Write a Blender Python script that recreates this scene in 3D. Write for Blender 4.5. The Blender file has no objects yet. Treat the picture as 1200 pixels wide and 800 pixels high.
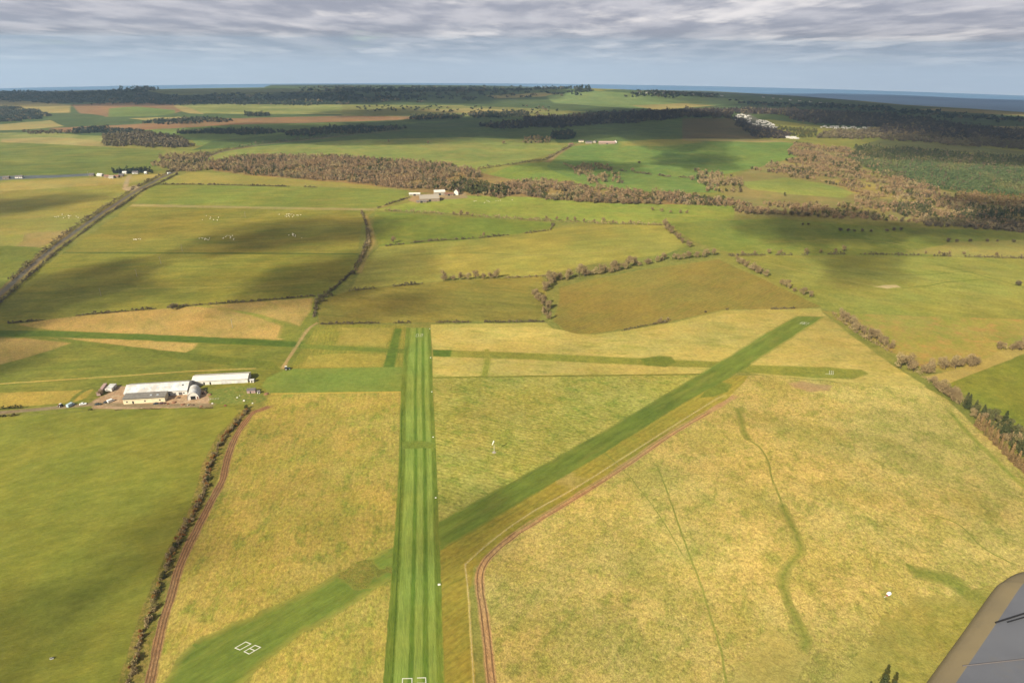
HAZE, EXPO = 5.5e-5, 1.12
import bpy, math, random
import numpy as np
from mathutils import Vector, Matrix, noise
from mathutils.geometry import delaunay_2d_cdt
R = math.radians
random.seed(7)
rng = np.random.default_rng(11)
S = bpy.context.scene
COL = S.collection

# ------------------------------------------------------------------ camera
W, H_, F = 1200.0, 800.0, 800.0
CAMZ = 250.0
RE = 209000.0                       # curvature of the ground sheet
PITCH, ROLL = R(23.48), R(0.415)
fw = np.array([0, math.cos(PITCH), -math.sin(PITCH)])
up0 = np.array([0, math.sin(PITCH), math.cos(PITCH)])
rt0 = np.array([1.0, 0, 0])
rt = rt0 * math.cos(ROLL) + up0 * math.sin(ROLL)
up = -rt0 * math.sin(ROLL) + up0 * math.cos(ROLL)
cam_d = bpy.data.cameras.new('camera')
cam_d.sensor_width = 36.0
cam_d.lens = 36.0 * F / W
cam_d.clip_start = 0.05
cam_d.clip_end = 60000
cam = bpy.data.objects.new('camera', cam_d)
COL.objects.link(cam)
M = Matrix(((rt[0], up[0], -fw[0], 0), (rt[1], up[1], -fw[1], 0), (rt[2], up[2], -fw[2], CAMZ), (0, 0, 0, 1)))
cam.matrix_world = M
S.camera = cam

def ray(px, py):
    d = fw * F + rt * (px - W / 2) - up * (py - H_ / 2)
    return d / np.linalg.norm(d)

def sphere_hit(px, py):
    d = ray(px, py)
    # z = CAMZ + t dz = -(t^2 dh^2)/(2RE)
    a = (d[0] ** 2 + d[1] ** 2) / (2 * RE); b = d[2]; c = CAMZ
    D = b * b - 4 * a * c
    if b >= 0 or D <= 0: return None
    t = (-b - math.sqrt(D)) / (2 * a)
    return t * d[0], t * d[1]

BUMPS = []
def bump(px, py, amp, sx, sy):
    x, y = sphere_hit(px, py); BUMPS.append((x, y, amp, sx, sy))
bump(700, 113, 42, 620, 420)
bump(150, 112, 26, 260, 420)
bump(145, 120, 12, 150, 160)
bump(450, 112, 26, 1200, 300)
bump(790, 168, 13, 260, 230)
bump(930, 140, 18, 700, 180)
bump(1150, 160, 14, 500, 200)
bump(590, 195, 7, 120, 110)
bump(130, 166, 9, 250, 120)
bump(120, 128, 12, 400, 200)
bump(900, 222, 7, 140, 60)
bump(300, 225, 5, 260, 70)

def HT(x, y):
    z = -(x * x + y * y) / (2 * RE)
    for bx, by, a, sx, sy in BUMPS:
        e = ((x - bx) / sx) ** 2 + ((y - by) / sy) ** 2
        z = z + a * np.exp(-e)
    return z

def G(px, py):
    """pixel of the photograph -> point on the terrain"""
    k = 0
    h = sphere_hit(px, py)
    while h is None:
        py += 0.5; k += 1
        h = sphere_hit(px, py)
        if k > 400: raise ValueError((px, py))
    d = ray(px, py)
    th = math.hypot(*h) / math.hypot(d[0], d[1])
    f = lambda t: CAMZ + t * d[2] - HT(t * d[0], t * d[1])
    lo = th * 0.4
    step = (th * 1.05 - lo) / 90
    t = lo
    while f(t + step) > 0 and t < th * 1.3: t += step
    a, b = t, t + step
    for _ in range(30):
        m = (a + b) / 2
        if f(m) > 0: a = m
        else: b = m
    return (d[0] * b, d[1] * b)

def G3(px, py, dz=0.0):
    x, y = G(px, py)
    return Vector((x, y, float(HT(x, y)) + dz))

def on(x, y, dz=0.0):
    return Vector((x, y, float(HT(x, y)) + dz))

# ------------------------------------------------------------------ colours / materials
def lin(c):
    return tuple(((v / 255) / 12.92 if v / 255 < .04045 else ((v / 255 + .055) / 1.055) ** 2.4) for v in c)
KA = 0.5
def alb(c, k=KA):
    l = lin(c); g_ = .3 * l[0] + .59 * l[1] + .11 * l[2]
    return tuple((v * .93 + g_ * .07) * k for v in l) + (1,)

class NT:
    def __init__(s, name):
        s.m = bpy.data.materials.new(name); s.m.use_nodes = True
        s.t = s.m.node_tree; s.t.nodes.clear()
        s.out = s.n('ShaderNodeOutputMaterial')
    def n(s, typ, **kw):
        nd = s.t.nodes.new(typ)
        for k, v in kw.items(): setattr(nd, k, v)
        return nd
    def l(s, a, b): s.t.links.new(a, b)
    def noise(s, vec, scale, detail=3, rough=.6):
        nd = s.n('ShaderNodeTexNoise'); s.l(vec, nd.inputs['Vector'])
        nd.inputs['Scale'].default_value = scale; nd.inputs['Detail'].default_value = detail
        nd.inputs['Roughness'].default_value = rough
        return nd.outputs['Fac']
    def ramp(s, fac, a, b):
        nd = s.n('ShaderNodeMapRange'); s.l(fac, nd.inputs[0])
        nd.inputs[1].default_value = a; nd.inputs[2].default_value = b
        nd.interpolation_type = 'SMOOTHSTEP'
        return nd.outputs[0]
    def mix(s, fac, a, b):
        nd = s.n('ShaderNodeMix', data_type='RGBA')
        if isinstance(fac, (int, float)): nd.inputs[0].default_value = fac
        else: s.l(fac, nd.inputs[0])
        for v, i in ((a, 6), (b, 7)):
            if isinstance(v, tuple): nd.inputs[i].default_value = v
            else: s.l(v, nd.inputs[i])
        return nd.outputs[2]
    def math(s, op, a, b):
        nd = s.n('ShaderNodeMath', operation=op)
        for i, v in enumerate((a, b)):
            if isinstance(v, (int, float)): nd.inputs[i].default_value = v
            else: s.l(v, nd.inputs[i])
        return nd.outputs[0]
    def scale(s, col, f):
        nd = s.n('ShaderNodeVectorMath', operation='SCALE'); s.l(col, nd.inputs[0])
        if isinstance(f, (int, float)): nd.inputs[3].default_value = f
        else: s.l(f, nd.inputs[3])
        return nd.outputs[0]

_gm = 0
SW = {}
def ground_mat(name, c1, c2, c3=None, big=1 / 70, mid=1 / 7, fine=1 / 1.1, ang=0, stretch=1.0, f3=.5,
               contrast=1.0, line=0, line_amt=0.0, bumpd=.4, rough_c=.3):
    """rough grass / earth. c1,c2: two colours of the sward mixed at several scales; c3: a third in patches."""
    global _gm
    t = NT(name); _gm += 1
    tc = t.n('ShaderNodeTexCoord').outputs['Object']
    mp = t.n('ShaderNodeMapping'); t.l(tc, mp.inputs[0])
    mp.inputs['Rotation'].default_value = (0, 0, -ang)
    mp.inputs['Location'].default_value = (_gm * 37.3, _gm * 11.7, 0)
    mps = t.n('ShaderNodeMapping'); t.l(mp.outputs[0], mps.inputs[0])
    mps.inputs['Scale'].default_value = (1, 1 / stretch, 1)
    v, vs = mp.outputs[0], mps.outputs[0]
    n1 = t.noise(v, big, 5, .62)
    n2 = t.noise(vs, mid, 4, .68)
    n3 = t.noise(vs, fine, 4, .78)
    n8 = t.noise(v, .42, 2, .6)
    s = t.math('ADD', t.math('MULTIPLY', n1, .5), t.math('MULTIPLY', n2, .5))
    w = .12 / contrast
    at = [t.n('ShaderNodeAttribute', attribute_name=q).outputs['Color'] for q in ('sward_a', 'sward_b', 'sward_c')]
    SW[name] = [alb(c1), alb(c2), alb(c3) if c3 else tuple((p + q) / 2 for p, q in zip(alb(c1), alb(c2)))]
    col = t.mix(t.ramp(s, .5 - w, .5 + w), at[0], at[1])
    n4 = t.noise(vs, big * 3.1, 6, .7)
    col = t.mix(t.math('MULTIPLY', t.ramp(n4, .48, .66), f3), col, at[2])
    n5 = t.noise(v, 1 / 200, 4, .6)
    n6 = t.noise(tc, 1 / 120, 6, .72)
    tint = t.mix(t.ramp(n6, .36, .64), (.94, 1.01, .92, 1), (1.13, 1.03, .88, 1))
    tv = t.n('ShaderNodeVectorMath', operation='MULTIPLY'); t.l(col, tv.inputs[0]); t.l(tint, tv.inputs[1]); col = tv.outputs[0]
    n7 = t.noise(tc, 1 / 38, 5, .7)
    val = t.math('ADD', t.math('MULTIPLY', t.math('SUBTRACT', n3, .5), rough_c * 4), 1.0)
    val = t.math('MULTIPLY', val, t.math('ADD', t.math('MULTIPLY', t.math('SUBTRACT', n8, .5), rough_c * 2.2), 1.0))
    val = t.math('MULTIPLY', val, t.math('ADD', t.math('MULTIPLY', t.math('SUBTRACT', n5, .5), .9), 1.0))
    val = t.math('MULTIPLY', val, t.math('ADD', t.math('MULTIPLY', t.math('SUBTRACT', n2, .5), .6), 1.0))
    val = t.math('MULTIPLY', val, t.math('ADD', t.math('MULTIPLY', t.math('SUBTRACT', n7, .5), .55), 1.0))
    if line:
        wv = t.n('ShaderNodeTexWave', wave_type='BANDS', bands_direction='X')
        t.l(v, wv.inputs['Vector']); wv.inputs['Scale'].default_value = .314 / line
        wv.inputs['Distortion'].default_value = 2.6; wv.inputs['Detail'].default_value = 3
        wv.inputs['Detail Scale'].default_value = .4
        gate = t.noise(vs, 1 / 30, 3, .6)
        val = t.math('MULTIPLY', val, t.math('ADD', 1 - line_amt * .5, t.math('MULTIPLY', t.math('MULTIPLY', wv.outputs['Fac'], gate), line_amt * 2)))
    col = t.scale(col, val)
    b = t.n('ShaderNodeBsdfPrincipled'); t.l(col, b.inputs['Base Color'])
    b.inputs['Roughness'].default_value = .95; b.inputs['Specular IOR Level'].default_value = .08
    bp = t.n('ShaderNodeBump'); bp.inputs['Strength'].default_value = .8; bp.inputs['Distance'].default_value = bumpd
    t.l(t.math('ADD', n3, n2), bp.inputs['Height']); t.l(bp.outputs[0], b.inputs['Normal'])
    t.l(b.outputs[0], t.out.inputs[0])
    return t.m

_mc = {}
def plain(name, c, rough=.7, var=.25, nscale=.6, metal=0.0, spec=.3, c2=None, k=KA):
    key = name
    if key in _mc: return _mc[key]
    t = NT(name)
    tc = t.n('ShaderNodeTexCoord').outputs['Object']
    n = t.noise(tc, nscale, 4, .65)
    base = alb(c, k)
    col = t.mix(t.ramp(n, .35, .65), base, alb(c2, k) if c2 else tuple(x * (1 - var) for x in base[:3]) + (1,))
    b = t.n('ShaderNodeBsdfPrincipled'); t.l(col, b.inputs['Base Color'])
    b.inputs['Roughness'].default_value = rough; b.inputs['Metallic'].default_value = metal
    b.inputs['Specular IOR Level'].default_value = spec
    t.l(b.outputs[0], t.out.inputs[0])
    _mc[key] = t.m
    return t.m

def leaf_mat(name, c1, c2, c3, sc=1 / 9, trans=.15):
    if name in _mc: return _mc[name]
    t = NT(name)
    tc = t.n('ShaderNodeTexCoord').outputs['Object']
    oi = t.n('ShaderNodeObjectInfo').outputs['Random']
    ad = t.n('ShaderNodeVectorMath', operation='ADD'); t.l(tc, ad.inputs[0])
    cmb = t.n('ShaderNodeCombineXYZ'); t.l(t.math('MULTIPLY', oi, 400), cmb.inputs[0]); t.l(cmb.outputs[0], ad.inputs[1])
    v = ad.outputs[0]
    n1 = t.noise(v, sc, 2, .5); n2 = t.noise(v, 1.6, 2, .6); n3 = t.noise(v, sc / 5, 2, .5)
    col = t.mix(t.ramp(n1, .38, .62), alb(c1), alb(c2))
    col = t.mix(t.ramp(n3, .5, .68), col, alb(c3))
    col = t.scale(col, t.math('ADD', .62, t.math('MULTIPLY', n2, .76)))
    d = t.n('ShaderNodeBsdfDiffuse'); t.l(col, d.inputs[0])
    tr = t.n('ShaderNodeBsdfTranslucent'); t.l(col, tr.inputs[0])
    mx = t.n('ShaderNodeMixShader'); mx.inputs[0].default_value = trans
    t.l(d.outputs[0], mx.inputs[1]); t.l(tr.outputs[0], mx.inputs[2]); t.l(mx.outputs[0], t.out.inputs[0])
    _mc[name] = t.m
    return t.m

# ------------------------------------------------------------------ object helpers
def tag(o, label=None, cat=None, group=None, kind=None):
    if label: o['label'] = label
    if cat: o['category'] = cat
    if group: o['group'] = group
    if kind: o['kind'] = kind
    return o

def mesh_obj(name, verts, faces, mat=None, parent=None, smooth=False):
    me = bpy.data.meshes.new(name)
    if isinstance(verts, np.ndarray) and isinstance(faces, np.ndarray):
        n, k = faces.shape
        me.vertices.add(len(verts)); me.vertices.foreach_set('co', verts.astype(np.float32).ravel())
        me.loops.add(n * k); me.loops.foreach_set('vertex_index', faces.astype(np.int32).ravel())
        me.polygons.add(n)
        me.polygons.foreach_set('loop_start', np.arange(0, n * k, k, dtype=np.int32))
        me.update(calc_edges=True); me.validate()
    else:
        me.from_pydata([tuple(v) for v in verts], [], [tuple(f) for f in faces]); me.update()
    if mat: me.materials.append(mat)
    if smooth: me.polygons.foreach_set('use_smooth', [True] * len(me.polygons))
    o = bpy.data.objects.new(name, me); COL.objects.link(o)
    if parent: o.parent = parent
    return o

def empty(name, loc=(0, 0, 0), rz=0.0):
    o = bpy.data.objects.new(name, None); COL.objects.link(o)
    o.location = loc; o.rotation_euler = (0, 0, rz); o.empty_display_size = .5
    return o

def copy_tree(o, parent=None):
    c = o.copy(); COL.objects.link(c); c.parent = parent
    for ch in KIDS.get(o.name, []):
        copy_tree(ch, c)
    return c
KIDS = {}
def reg(o):
    for c in [x for x in bpy.data.objects if x.parent == o]:
        KIDS.setdefault(o.name, []).append(c); reg(c)

class MB:
    def __init__(s): s.v = []; s.f = []
    def add(s, v, f):
        k = len(s.v); s.v += [tuple(p) for p in v]; s.f += [tuple(i + k for i in q) for q in f]; return s
    def box(s, x0, x1, y0, y1, z0, z1, tx=0, ty=0):
        v = [(x0, y0, z0), (x1, y0, z0), (x1, y1, z0), (x0, y1, z0),
             (x0 + tx, y0 + ty, z1), (x1 - tx, y0 + ty, z1), (x1 - tx, y1 - ty, z1), (x0 + tx, y1 - ty, z1)]
        return s.add(v, [(3, 2, 1, 0), (4, 5, 6, 7), (0, 1, 5, 4), (1, 2, 6, 5), (2, 3, 7, 6), (3, 0, 4, 7)])
    def prism(s, prof, x0, x1, axis='x'):
        n = len(prof)
        if axis == 'x': v = [(x0, a, b) for a, b in prof] + [(x1, a, b) for a, b in prof]
        else: v = [(a, x0, b) for a, b in prof] + [(a, x1, b) for a, b in prof]
        f = [tuple(range(n - 1, -1, -1)), tuple(range(n, 2 * n))] + [(i, (i + 1) % n, n + (i + 1) % n, n + i) for i in range(n)]
        return s.add(v, f)
    def tube(s, p0, p1, r0, r1=None, n=7, cap=True):
        r1 = r0 if r1 is None else r1
        p0, p1 = Vector(p0), Vector(p1); d = (p1 - p0).normalized()
        a = d.orthogonal().normalized(); b = d.cross(a)
        v = []
        for p, r in ((p0, r0), (p1, r1)):
            for i in range(n):
                t = 2 * math.pi * i / n; v.append(p + (a * math.cos(t) + b * math.sin(t)) * r)
        f = [(i, (i + 1) % n, n + (i + 1) % n, n + i) for i in range(n)]
        if cap: f += [tuple(range(n - 1, -1, -1)), tuple(range(n, 2 * n))]
        return s.add(v, f)
    def build(s, name, mat, parent=None, smooth=False): return mesh_obj(name, s.v, s.f, mat, parent, smooth)

# ------------------------------------------------------------------ the ground: one sheet cut along the field edges
def jit(x, y, amp):
    d = math.hypot(x, y)
    w = max(6.0, d / 60)
    a = amp * max(1.0, d / 500)
    dx = noise.noise(Vector((x / w, y / w, 3.1))) + .5 * noise.noise(Vector((x / w * 3, y / w * 3, 8.1)))
    dy = noise.noise(Vector((x / w, y / w, 13.7))) + .5 * noise.noise(Vector((x / w * 3, y / w * 3, 18.3)))
    return x + dx * a, y + dy * a

def resample(pts, closed, amp, stepk=.006, smin=2.2):
    out = []
    n = len(pts)
    for i in range(n if closed else n - 1):
        a, b = pts[i], pts[(i + 1) % n]
        L = math.dist(a, b); d = math.hypot((a[0] + b[0]) / 2, (a[1] + b[1]) / 2)
        k = max(1, int(L / max(smin, d * stepk)))
        for j in range(k):
            u = j / k; out.append((a[0] + (b[0] - a[0]) * u, a[1] + (b[1] - a[1]) * u))
    if not closed: out.append(pts[-1])
    return [jit(x, y, amp) for x, y in out]

def spline(pts, sub=6):
    out = []
    n = len(pts)
    for i in range(n - 1):
        p0 = pts[max(i - 1, 0)]; p1 = pts[i]; p2 = pts[i + 1]; p3 = pts[min(i + 2, n - 1)]
        for j in range(sub):
            t = j / sub
            out.append(tuple(.5 * ((2 * p1[k]) + (-p0[k] + p2[k]) * t + (2 * p0[k] - 5 * p1[k] + 4 * p2[k] - p3[k]) * t * t + (-p0[k] + 3 * p1[k] - 3 * p2[k] + p3[k]) * t ** 3) for k in range(2)))
    out.append(tuple(pts[-1]))
    return out

REG = []      # (name, polygon, material)
RINGS = []    # points either side of an edge: they hold the width over which two swards blend
def rings_(poly, soft):
    n = len(poly); P = np.asarray(poly)
    ar = .5 * np.sum(P[:, 0] * np.roll(P[:, 1], -1) - np.roll(P[:, 0], -1) * P[:, 1]); sg = 1 if ar > 0 else -1
    for i in range(n):
        if soft and soft > 4 and i % 2: continue
        a, b = P[i - 1], P[(i + 1) % n]; t = b - a; l = math.hypot(*t)
        if l < 1e-6: continue
        nn = np.array((-t[1], t[0])) / l * sg
        d = math.hypot(*P[i]); w = max(soft or .3, .0015 * d)
        RINGS.append(tuple(P[i] + nn * w)); RINGS.append(tuple(P[i] - nn * min(w, max(1.2, .0011 * d))))
def field(name, px, mat, amp=.9, world=False, stepk=.006, soft=None):
    pts = px if world else [G(*p) for p in px]
    poly = resample(pts, True, amp, stepk)
    REG.append((name, poly, mat)); rings_(poly, soft)
def ribbon(name, px, width, mat, off=0.0, amp=.25, sm=True, taper=None, soft=None):
    pts = [G(*p) for p in px]
    if sm: pts = spline(pts, 5)
    pts = resample(pts, False, amp, .008, 3.0)
    L, Rr = [], []
    n = len(pts)
    for i, p in enumerate(pts):
        a = pts[max(i - 1, 0)]; b = pts[min(i + 1, n - 1)]
        dx, dy = b[0] - a[0], b[1] - a[1]; l = math.hypot(dx, dy) or 1
        nx, ny = -dy / l, dx / l
        w = width / 2 * (.85 + .3 * noise.noise(Vector((p[0] / 9, p[1] / 9, 4))) + .15)
        L.append((p[0] + nx * (off + w), p[1] + ny * (off + w)))
        Rr.append((p[0] + nx * (off - w), p[1] + ny * (off - w)))
    REG.append((name, L + Rr[::-1], mat))
    for a, b in zip(L, Rr):
        c = ((a[0] + b[0]) / 2, (a[1] + b[1]) / 2); k = .0 if (soft or width < 1.5) else .55
        if k == 0: RINGS.append(c)
        else:
            for q in (a, b): RINGS.append((c[0] + (q[0] - c[0]) * k, c[1] + (q[1] - c[1]) * k))
        e = max(.3, width * .15)
        for q in (a, b):
            l = math.dist(q, c) or 1; RINGS.append((q[0] + (q[0] - c[0]) / l * e, q[1] + (q[1] - c[1]) / l * e))

A_RWY = math.atan2(1, 0)      # runway heading (world angle), filled below
pa, pb = G(485, 800), G(490, 385)
A_RWY = math.atan2(pb[1] - pa[1], pb[0] - pa[0]) - math.pi / 2
pa, pb = G(290, 757), G(950, 372)
A_08 = math.atan2(pb[1] - pa[1], pb[0] - pa[0]) - math.pi / 2
g = ground_mat
m_base = g('grass_base', (138, 138, 58), (150, 142, 66), (112, 124, 50), big=1 / 150)
m_sea = None
def sea_mat():
    t = NT('sea_water')
    tc = t.n('ShaderNodeTexCoord').outputs['Object']
    n = t.noise(tc, 1 / 500, 4, .6)
    b = t.n('ShaderNodeBsdfPrincipled')
    t.l(t.mix(t.ramp(n, .35, .65), (.07, .15, .26, 1), (.09, .175, .29, 1)), b.inputs['Base Color'])
    b.inputs['Roughness'].default_value = .55; b.inputs['Specular IOR Level'].default_value = .25
    t.l(b.outputs[0], t.out.inputs[0]); return t.m

# far country -----------------------------------------------------
dkwood = g('far_wood_floor', (62, 74, 52), (74, 84, 56), big=1 / 200, mid=1 / 30, bumpd=3)
f_lime = g('far_lime_grass', (138, 146, 76), (156, 154, 88), (120, 138, 70), big=1 / 200, mid=1 / 40)
f_green = g('far_green_grass', (112, 132, 62), (122, 138, 66), (134, 138, 70), big=1 / 150, mid=1 / 30)
f_tan = g('far_tan_grass', (178, 158, 98), (164, 150, 88), big=1 / 150, mid=1 / 30)
f_red = g('far_ploughed_earth', (160, 120, 84), (148, 112, 76), (150, 130, 84), big=1 / 120, mid=1 / 25)
f_dkgreen = g('far_dark_pasture', (84, 102, 58), (94, 108, 60), (76, 92, 54), big=1 / 150, mid=1 / 30)
f_olive = g('far_olive_grass', (130, 132, 70), (142, 138, 76), (114, 124, 62), big=1 / 150, mid=1 / 30)
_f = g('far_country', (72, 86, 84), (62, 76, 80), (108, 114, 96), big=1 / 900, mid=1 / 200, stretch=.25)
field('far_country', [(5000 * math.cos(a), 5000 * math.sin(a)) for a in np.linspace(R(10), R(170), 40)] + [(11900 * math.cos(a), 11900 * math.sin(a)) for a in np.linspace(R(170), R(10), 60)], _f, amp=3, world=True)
field('far_fields', [(-500, 109), (-200, 107), (0, 105.5), (300, 101), (560, 100.5), (640, 104), (700, 108), (820, 109), (900, 113), (980, 117), (1060, 124), (1200, 132), (1500, 152), (1500, 190), (1200, 165), (900, 140), (600, 150), (250, 165), (0, 160), (-500, 180)], f_dkgreen, amp=2)
field('field', [(-200, 106), (60, 105), (150, 106), (250, 105), (400, 105), (400, 108), (200, 108), (0, 108.5)], f_olive, amp=3)
field('field', [(100, 107.5), (190, 107), (330, 109), (300, 112), (150, 111)], f_lime, amp=3)
field('far_wood_floor', [(-300, 112), (0, 108), (110, 109), (200, 111), (400, 112), (470, 114), (440, 122), (300, 123), (230, 121), (120, 119), (20, 121), (-300, 120)], dkwood, amp=3)
field('field', [(-100, 118), (0, 116), (60, 121), (85, 123), (83, 132), (40, 133), (0, 128), (-100, 130)], f_tan, amp=2)
field('field', [(85, 123), (140, 119.5), (200, 120.5), (215, 130), (205, 133), (130, 137), (95, 133)], f_red, amp=2)
field('field', [(130, 127), (160, 125), (205, 129), (205, 133), (185, 136), (130, 137)], f_green, amp=2)
field('field', [(200, 120.5), (300, 122.5), (540, 123.5), (560, 128), (540, 131), (420, 134), (300, 134), (235, 133), (215, 128)], f_lime, amp=2)
field('field', [(200, 121), (213, 124), (240, 134), (222, 133), (208, 127)], f_tan, amp=2)
field('field', [(400, 124), (520, 124), (600, 126), (690, 131), (640, 136), (540, 136), (460, 138), (400, 138)], f_olive, amp=2)
field('field', [(470, 129), (560, 127), (640, 131), (600, 133), (520, 132)], f_tan, amp=2)
field('field', [(60, 141), (100, 138), (200, 137), (230, 141), (180, 147), (80, 149)], f_dkgreen, amp=2)
field('field', [(-100, 148), (0, 146), (60, 141), (75, 148), (30, 152), (0, 153), (-100, 156)], f_tan, amp=2)
field('field', [(150, 139), (210, 137), (260, 139), (180, 142)], f_tan, amp=2)
field('field', [(60, 150), (150, 146), (260, 139), (400, 136), (520, 137), (460, 141), (400, 143), (280, 146), (180, 152), (75, 155)], f_red, amp=2)
field('field', [(150, 153.5), (280, 146), (400, 144), (425, 150), (400, 157), (230, 171), (225, 163), (180, 157)], f_green, amp=2)
field('field', [(-200, 160), (0, 156), (60, 155), (130, 160), (134, 171), (60, 168), (0, 166), (-200, 172)], f_lime, amp=2)
field('field', [(0, 163), (60, 160.5), (125, 168), (134, 173), (60, 169), (0, 167)], f_tan, amp=2)
g1 = g('pasture_left', (108, 122, 50), (126, 132, 56), (146, 146, 66), big=1 / 110, mid=1 / 14, ang=R(-80), stretch=5)
field('field', [(-300, 182), (0, 167), (60, 169), (134, 173), (195, 176), (180, 192), (192, 200), (140, 205), (95, 207), (0, 211), (-300, 230)], g1)
field('yard_strip', [(-60, 210), (0, 206.5), (70, 205), (108, 203), (106, 206), (60, 208.5), (0, 211), (-60, 215)], plain('glasshouse_ground', (112, 118, 118), .6, .3, .05), amp=1)
field('field', [(570, 112), (590, 111), (645, 108.5), (660, 110), (630, 114), (580, 115)], f_tan, amp=2)
f_hill = g('hill_grass', (122, 142, 82), (132, 148, 88), (116, 134, 76), big=1 / 150, mid=1 / 30)
field('field', [(640, 112), (660, 109), (700, 107), (760, 110), (860, 116), (890, 121), (800, 126), (740, 127), (650, 121)], f_hill, amp=2)
field('field', [(740, 124), (800, 121), (840, 124), (770, 129)], f_tan, amp=2)
field('field', [(1150, 148), (1200, 148), (1300, 152), (1300, 158), (1200, 152)], f_tan, amp=2)
field('coast', [(1070, 128), (1100, 127), (1150, 129), (1200, 132), (1250, 136), (1250, 140), (1200, 136), (1130, 132)], f_tan, amp=2)
# middle distance
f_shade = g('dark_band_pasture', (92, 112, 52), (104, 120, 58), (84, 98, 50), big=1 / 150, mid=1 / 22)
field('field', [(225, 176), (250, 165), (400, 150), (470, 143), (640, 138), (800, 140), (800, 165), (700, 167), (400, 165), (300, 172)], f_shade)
field('field', [(400, 147), (560, 143), (700, 141), (640, 147), (480, 152), (380, 156)], f_dkgreen)
field('field', [(240, 188), (250, 180), (300, 172), (420, 164), (540, 161), (650, 164), (660, 175), (600, 192), (540, 199), (440, 188), (300, 184)],
      g('north_pasture', (134, 146, 66), (144, 150, 70), (160, 152, 80), big=1 / 120, mid=1 / 20, f3=.7))
field('field', [(480, 170), (510, 168), (560, 172), (520, 178)], g('north_pasture_dry', (160, 152, 78), (146, 150, 70)), soft=14)
field('field', [(560, 208), (598, 195), (640, 190), (665, 196), (700, 210), (690, 222), (600, 216)], g('knoll_grass', (130, 150, 56), (142, 156, 62), (120, 146, 54)))
field('field', [(640, 196), (655, 182), (670, 172), (720, 166), (800, 163), (900, 165), (930, 168), (935, 184), (880, 198), (840, 206), (840, 226), (700, 222)],
      g('farm_hill_grass', (112, 138, 60), (122, 144, 64), (138, 146, 70), big=1 / 120, mid=1 / 18))
field('field', [(725, 166), (800, 163), (830, 167), (780, 172), (730, 171)], g('farm_lime', (150, 150, 66), (160, 150, 72)), soft=14)
field('field', [(800, 139), (858, 139), (892, 163), (800, 163)], g('brown_hill_field', (118, 104, 70), (108, 98, 64)))
field('caravan_park_ground', [(860, 137), (870, 133), (882, 136), (900, 143), (912, 150), (900, 154), (874, 150), (862, 144)], g('park_ground', (128, 122, 112), (112, 108, 98), (108, 116, 80), big=1 / 60, mid=1 / 20), amp=2)
field('path', [(800, 163), (892, 163.5), (930, 166), (892, 167), (800, 165.5)], f_tan)
wf = g('wood_floor', (150, 122, 72), (168, 138, 80), (120, 112, 60), big=1 / 80, mid=1 / 9, contrast=1.2)
field('wood_floor', [(240, 190), (290, 183), (380, 183), (440, 187), (520, 192), (560, 202), (600, 210), (700, 222), (860, 235), (860, 242), (700, 237), (600, 230), (540, 230), (480, 224), (400, 214), (300, 207), (250, 200)], wf)
field('heath', [(930, 168), (990, 172), (1060, 180), (1200, 196), (1400, 215), (1400, 300), (1200, 270), (1080, 262), (1000, 258), (860, 252), (855, 236), (840, 215), (880, 198), (935, 184)],
      g('heath_floor', (160, 144, 86), (146, 132, 78), (134, 138, 66), big=1 / 90, mid=1 / 10, f3=.7, contrast=1.3), soft=10)
field('field', [(860, 214), (920, 208), (960, 214), (1000, 226), (990, 232), (930, 228), (880, 222)], g('clearing_grass', (144, 152, 68), (156, 156, 74), (132, 146, 62)))
field('field', [(960, 210), (1010, 212), (1060, 224), (1120, 240), (1060, 236), (1000, 226)], g('clearing_tan', (180, 158, 84), (166, 148, 76)), soft=8)
field('plantation_floor', [(990, 186), (1060, 190), (1200, 198), (1400, 215), (1400, 250), (1200, 232), (1120, 226), (1040, 208)], g('plantation_floor', (92, 106, 50), (112, 118, 54), (132, 122, 60), f3=.7))
field('field', [(1030, 164), (1080, 166), (1200, 178), (1400, 190), (1400, 196), (1200, 184), (1100, 176), (1000, 172)], g('ride_grass', (128, 126, 76), (118, 122, 70)))
field('field', [(440, 246), (480, 237), (540, 229), (620, 231), (700, 238), (860, 241), (862, 250), (860, 257), (780, 263), (700, 262), (600, 257), (500, 250)],
      g('farm_front_grass', (140, 154, 54), (152, 158, 60), (166, 156, 70), big=1 / 90, mid=1 / 12))
field('field', [(440, 248), (520, 253), (645, 261), (650, 268), (560, 280), (445, 289), (436, 266)],
      g('mid_green', (124, 136, 42), (134, 142, 46), (146, 142, 52), big=1 / 100, mid=1 / 12))
field('field', [(445, 289), (560, 280), (650, 268), (700, 263), (780, 264), (790, 275), (806, 288), (780, 298), (700, 308), (640, 322), (540, 326), (470, 333), (410, 340), (430, 302)],
      g('mid_lime', (160, 152, 62), (170, 158, 68), (140, 142, 52), big=1 / 90, mid=1 / 14, ang=R(-70), stretch=4))
field('field', [(782, 262), (905, 256), (1030, 265), (1200, 272), (1400, 284), (1400, 310), (1200, 298), (1100, 300), (900, 299), (855, 296), (815, 284)],
      g('east_green', (128, 138, 50), (140, 142, 56), (116, 130, 46), big=1 / 90, mid=1 / 14))
field('field', [(1120, 283), (1200, 281), (1400, 290), (1400, 312), (1200, 302), (1120, 300), (1060, 296)], g('east_tan', (176, 162, 84), (160, 152, 72), (146, 144, 62)), soft=5)
field('field', [(843, 302), (900, 299), (1200, 303), (1400, 312), (1400, 390), (1200, 374), (1050, 369), (1000, 369), (962, 360), (900, 328)],
      g('east_olive', (146, 146, 56), (156, 152, 64), (164, 154, 72), big=1 / 80, mid=1 / 10, ang=R(60), stretch=3))
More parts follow.
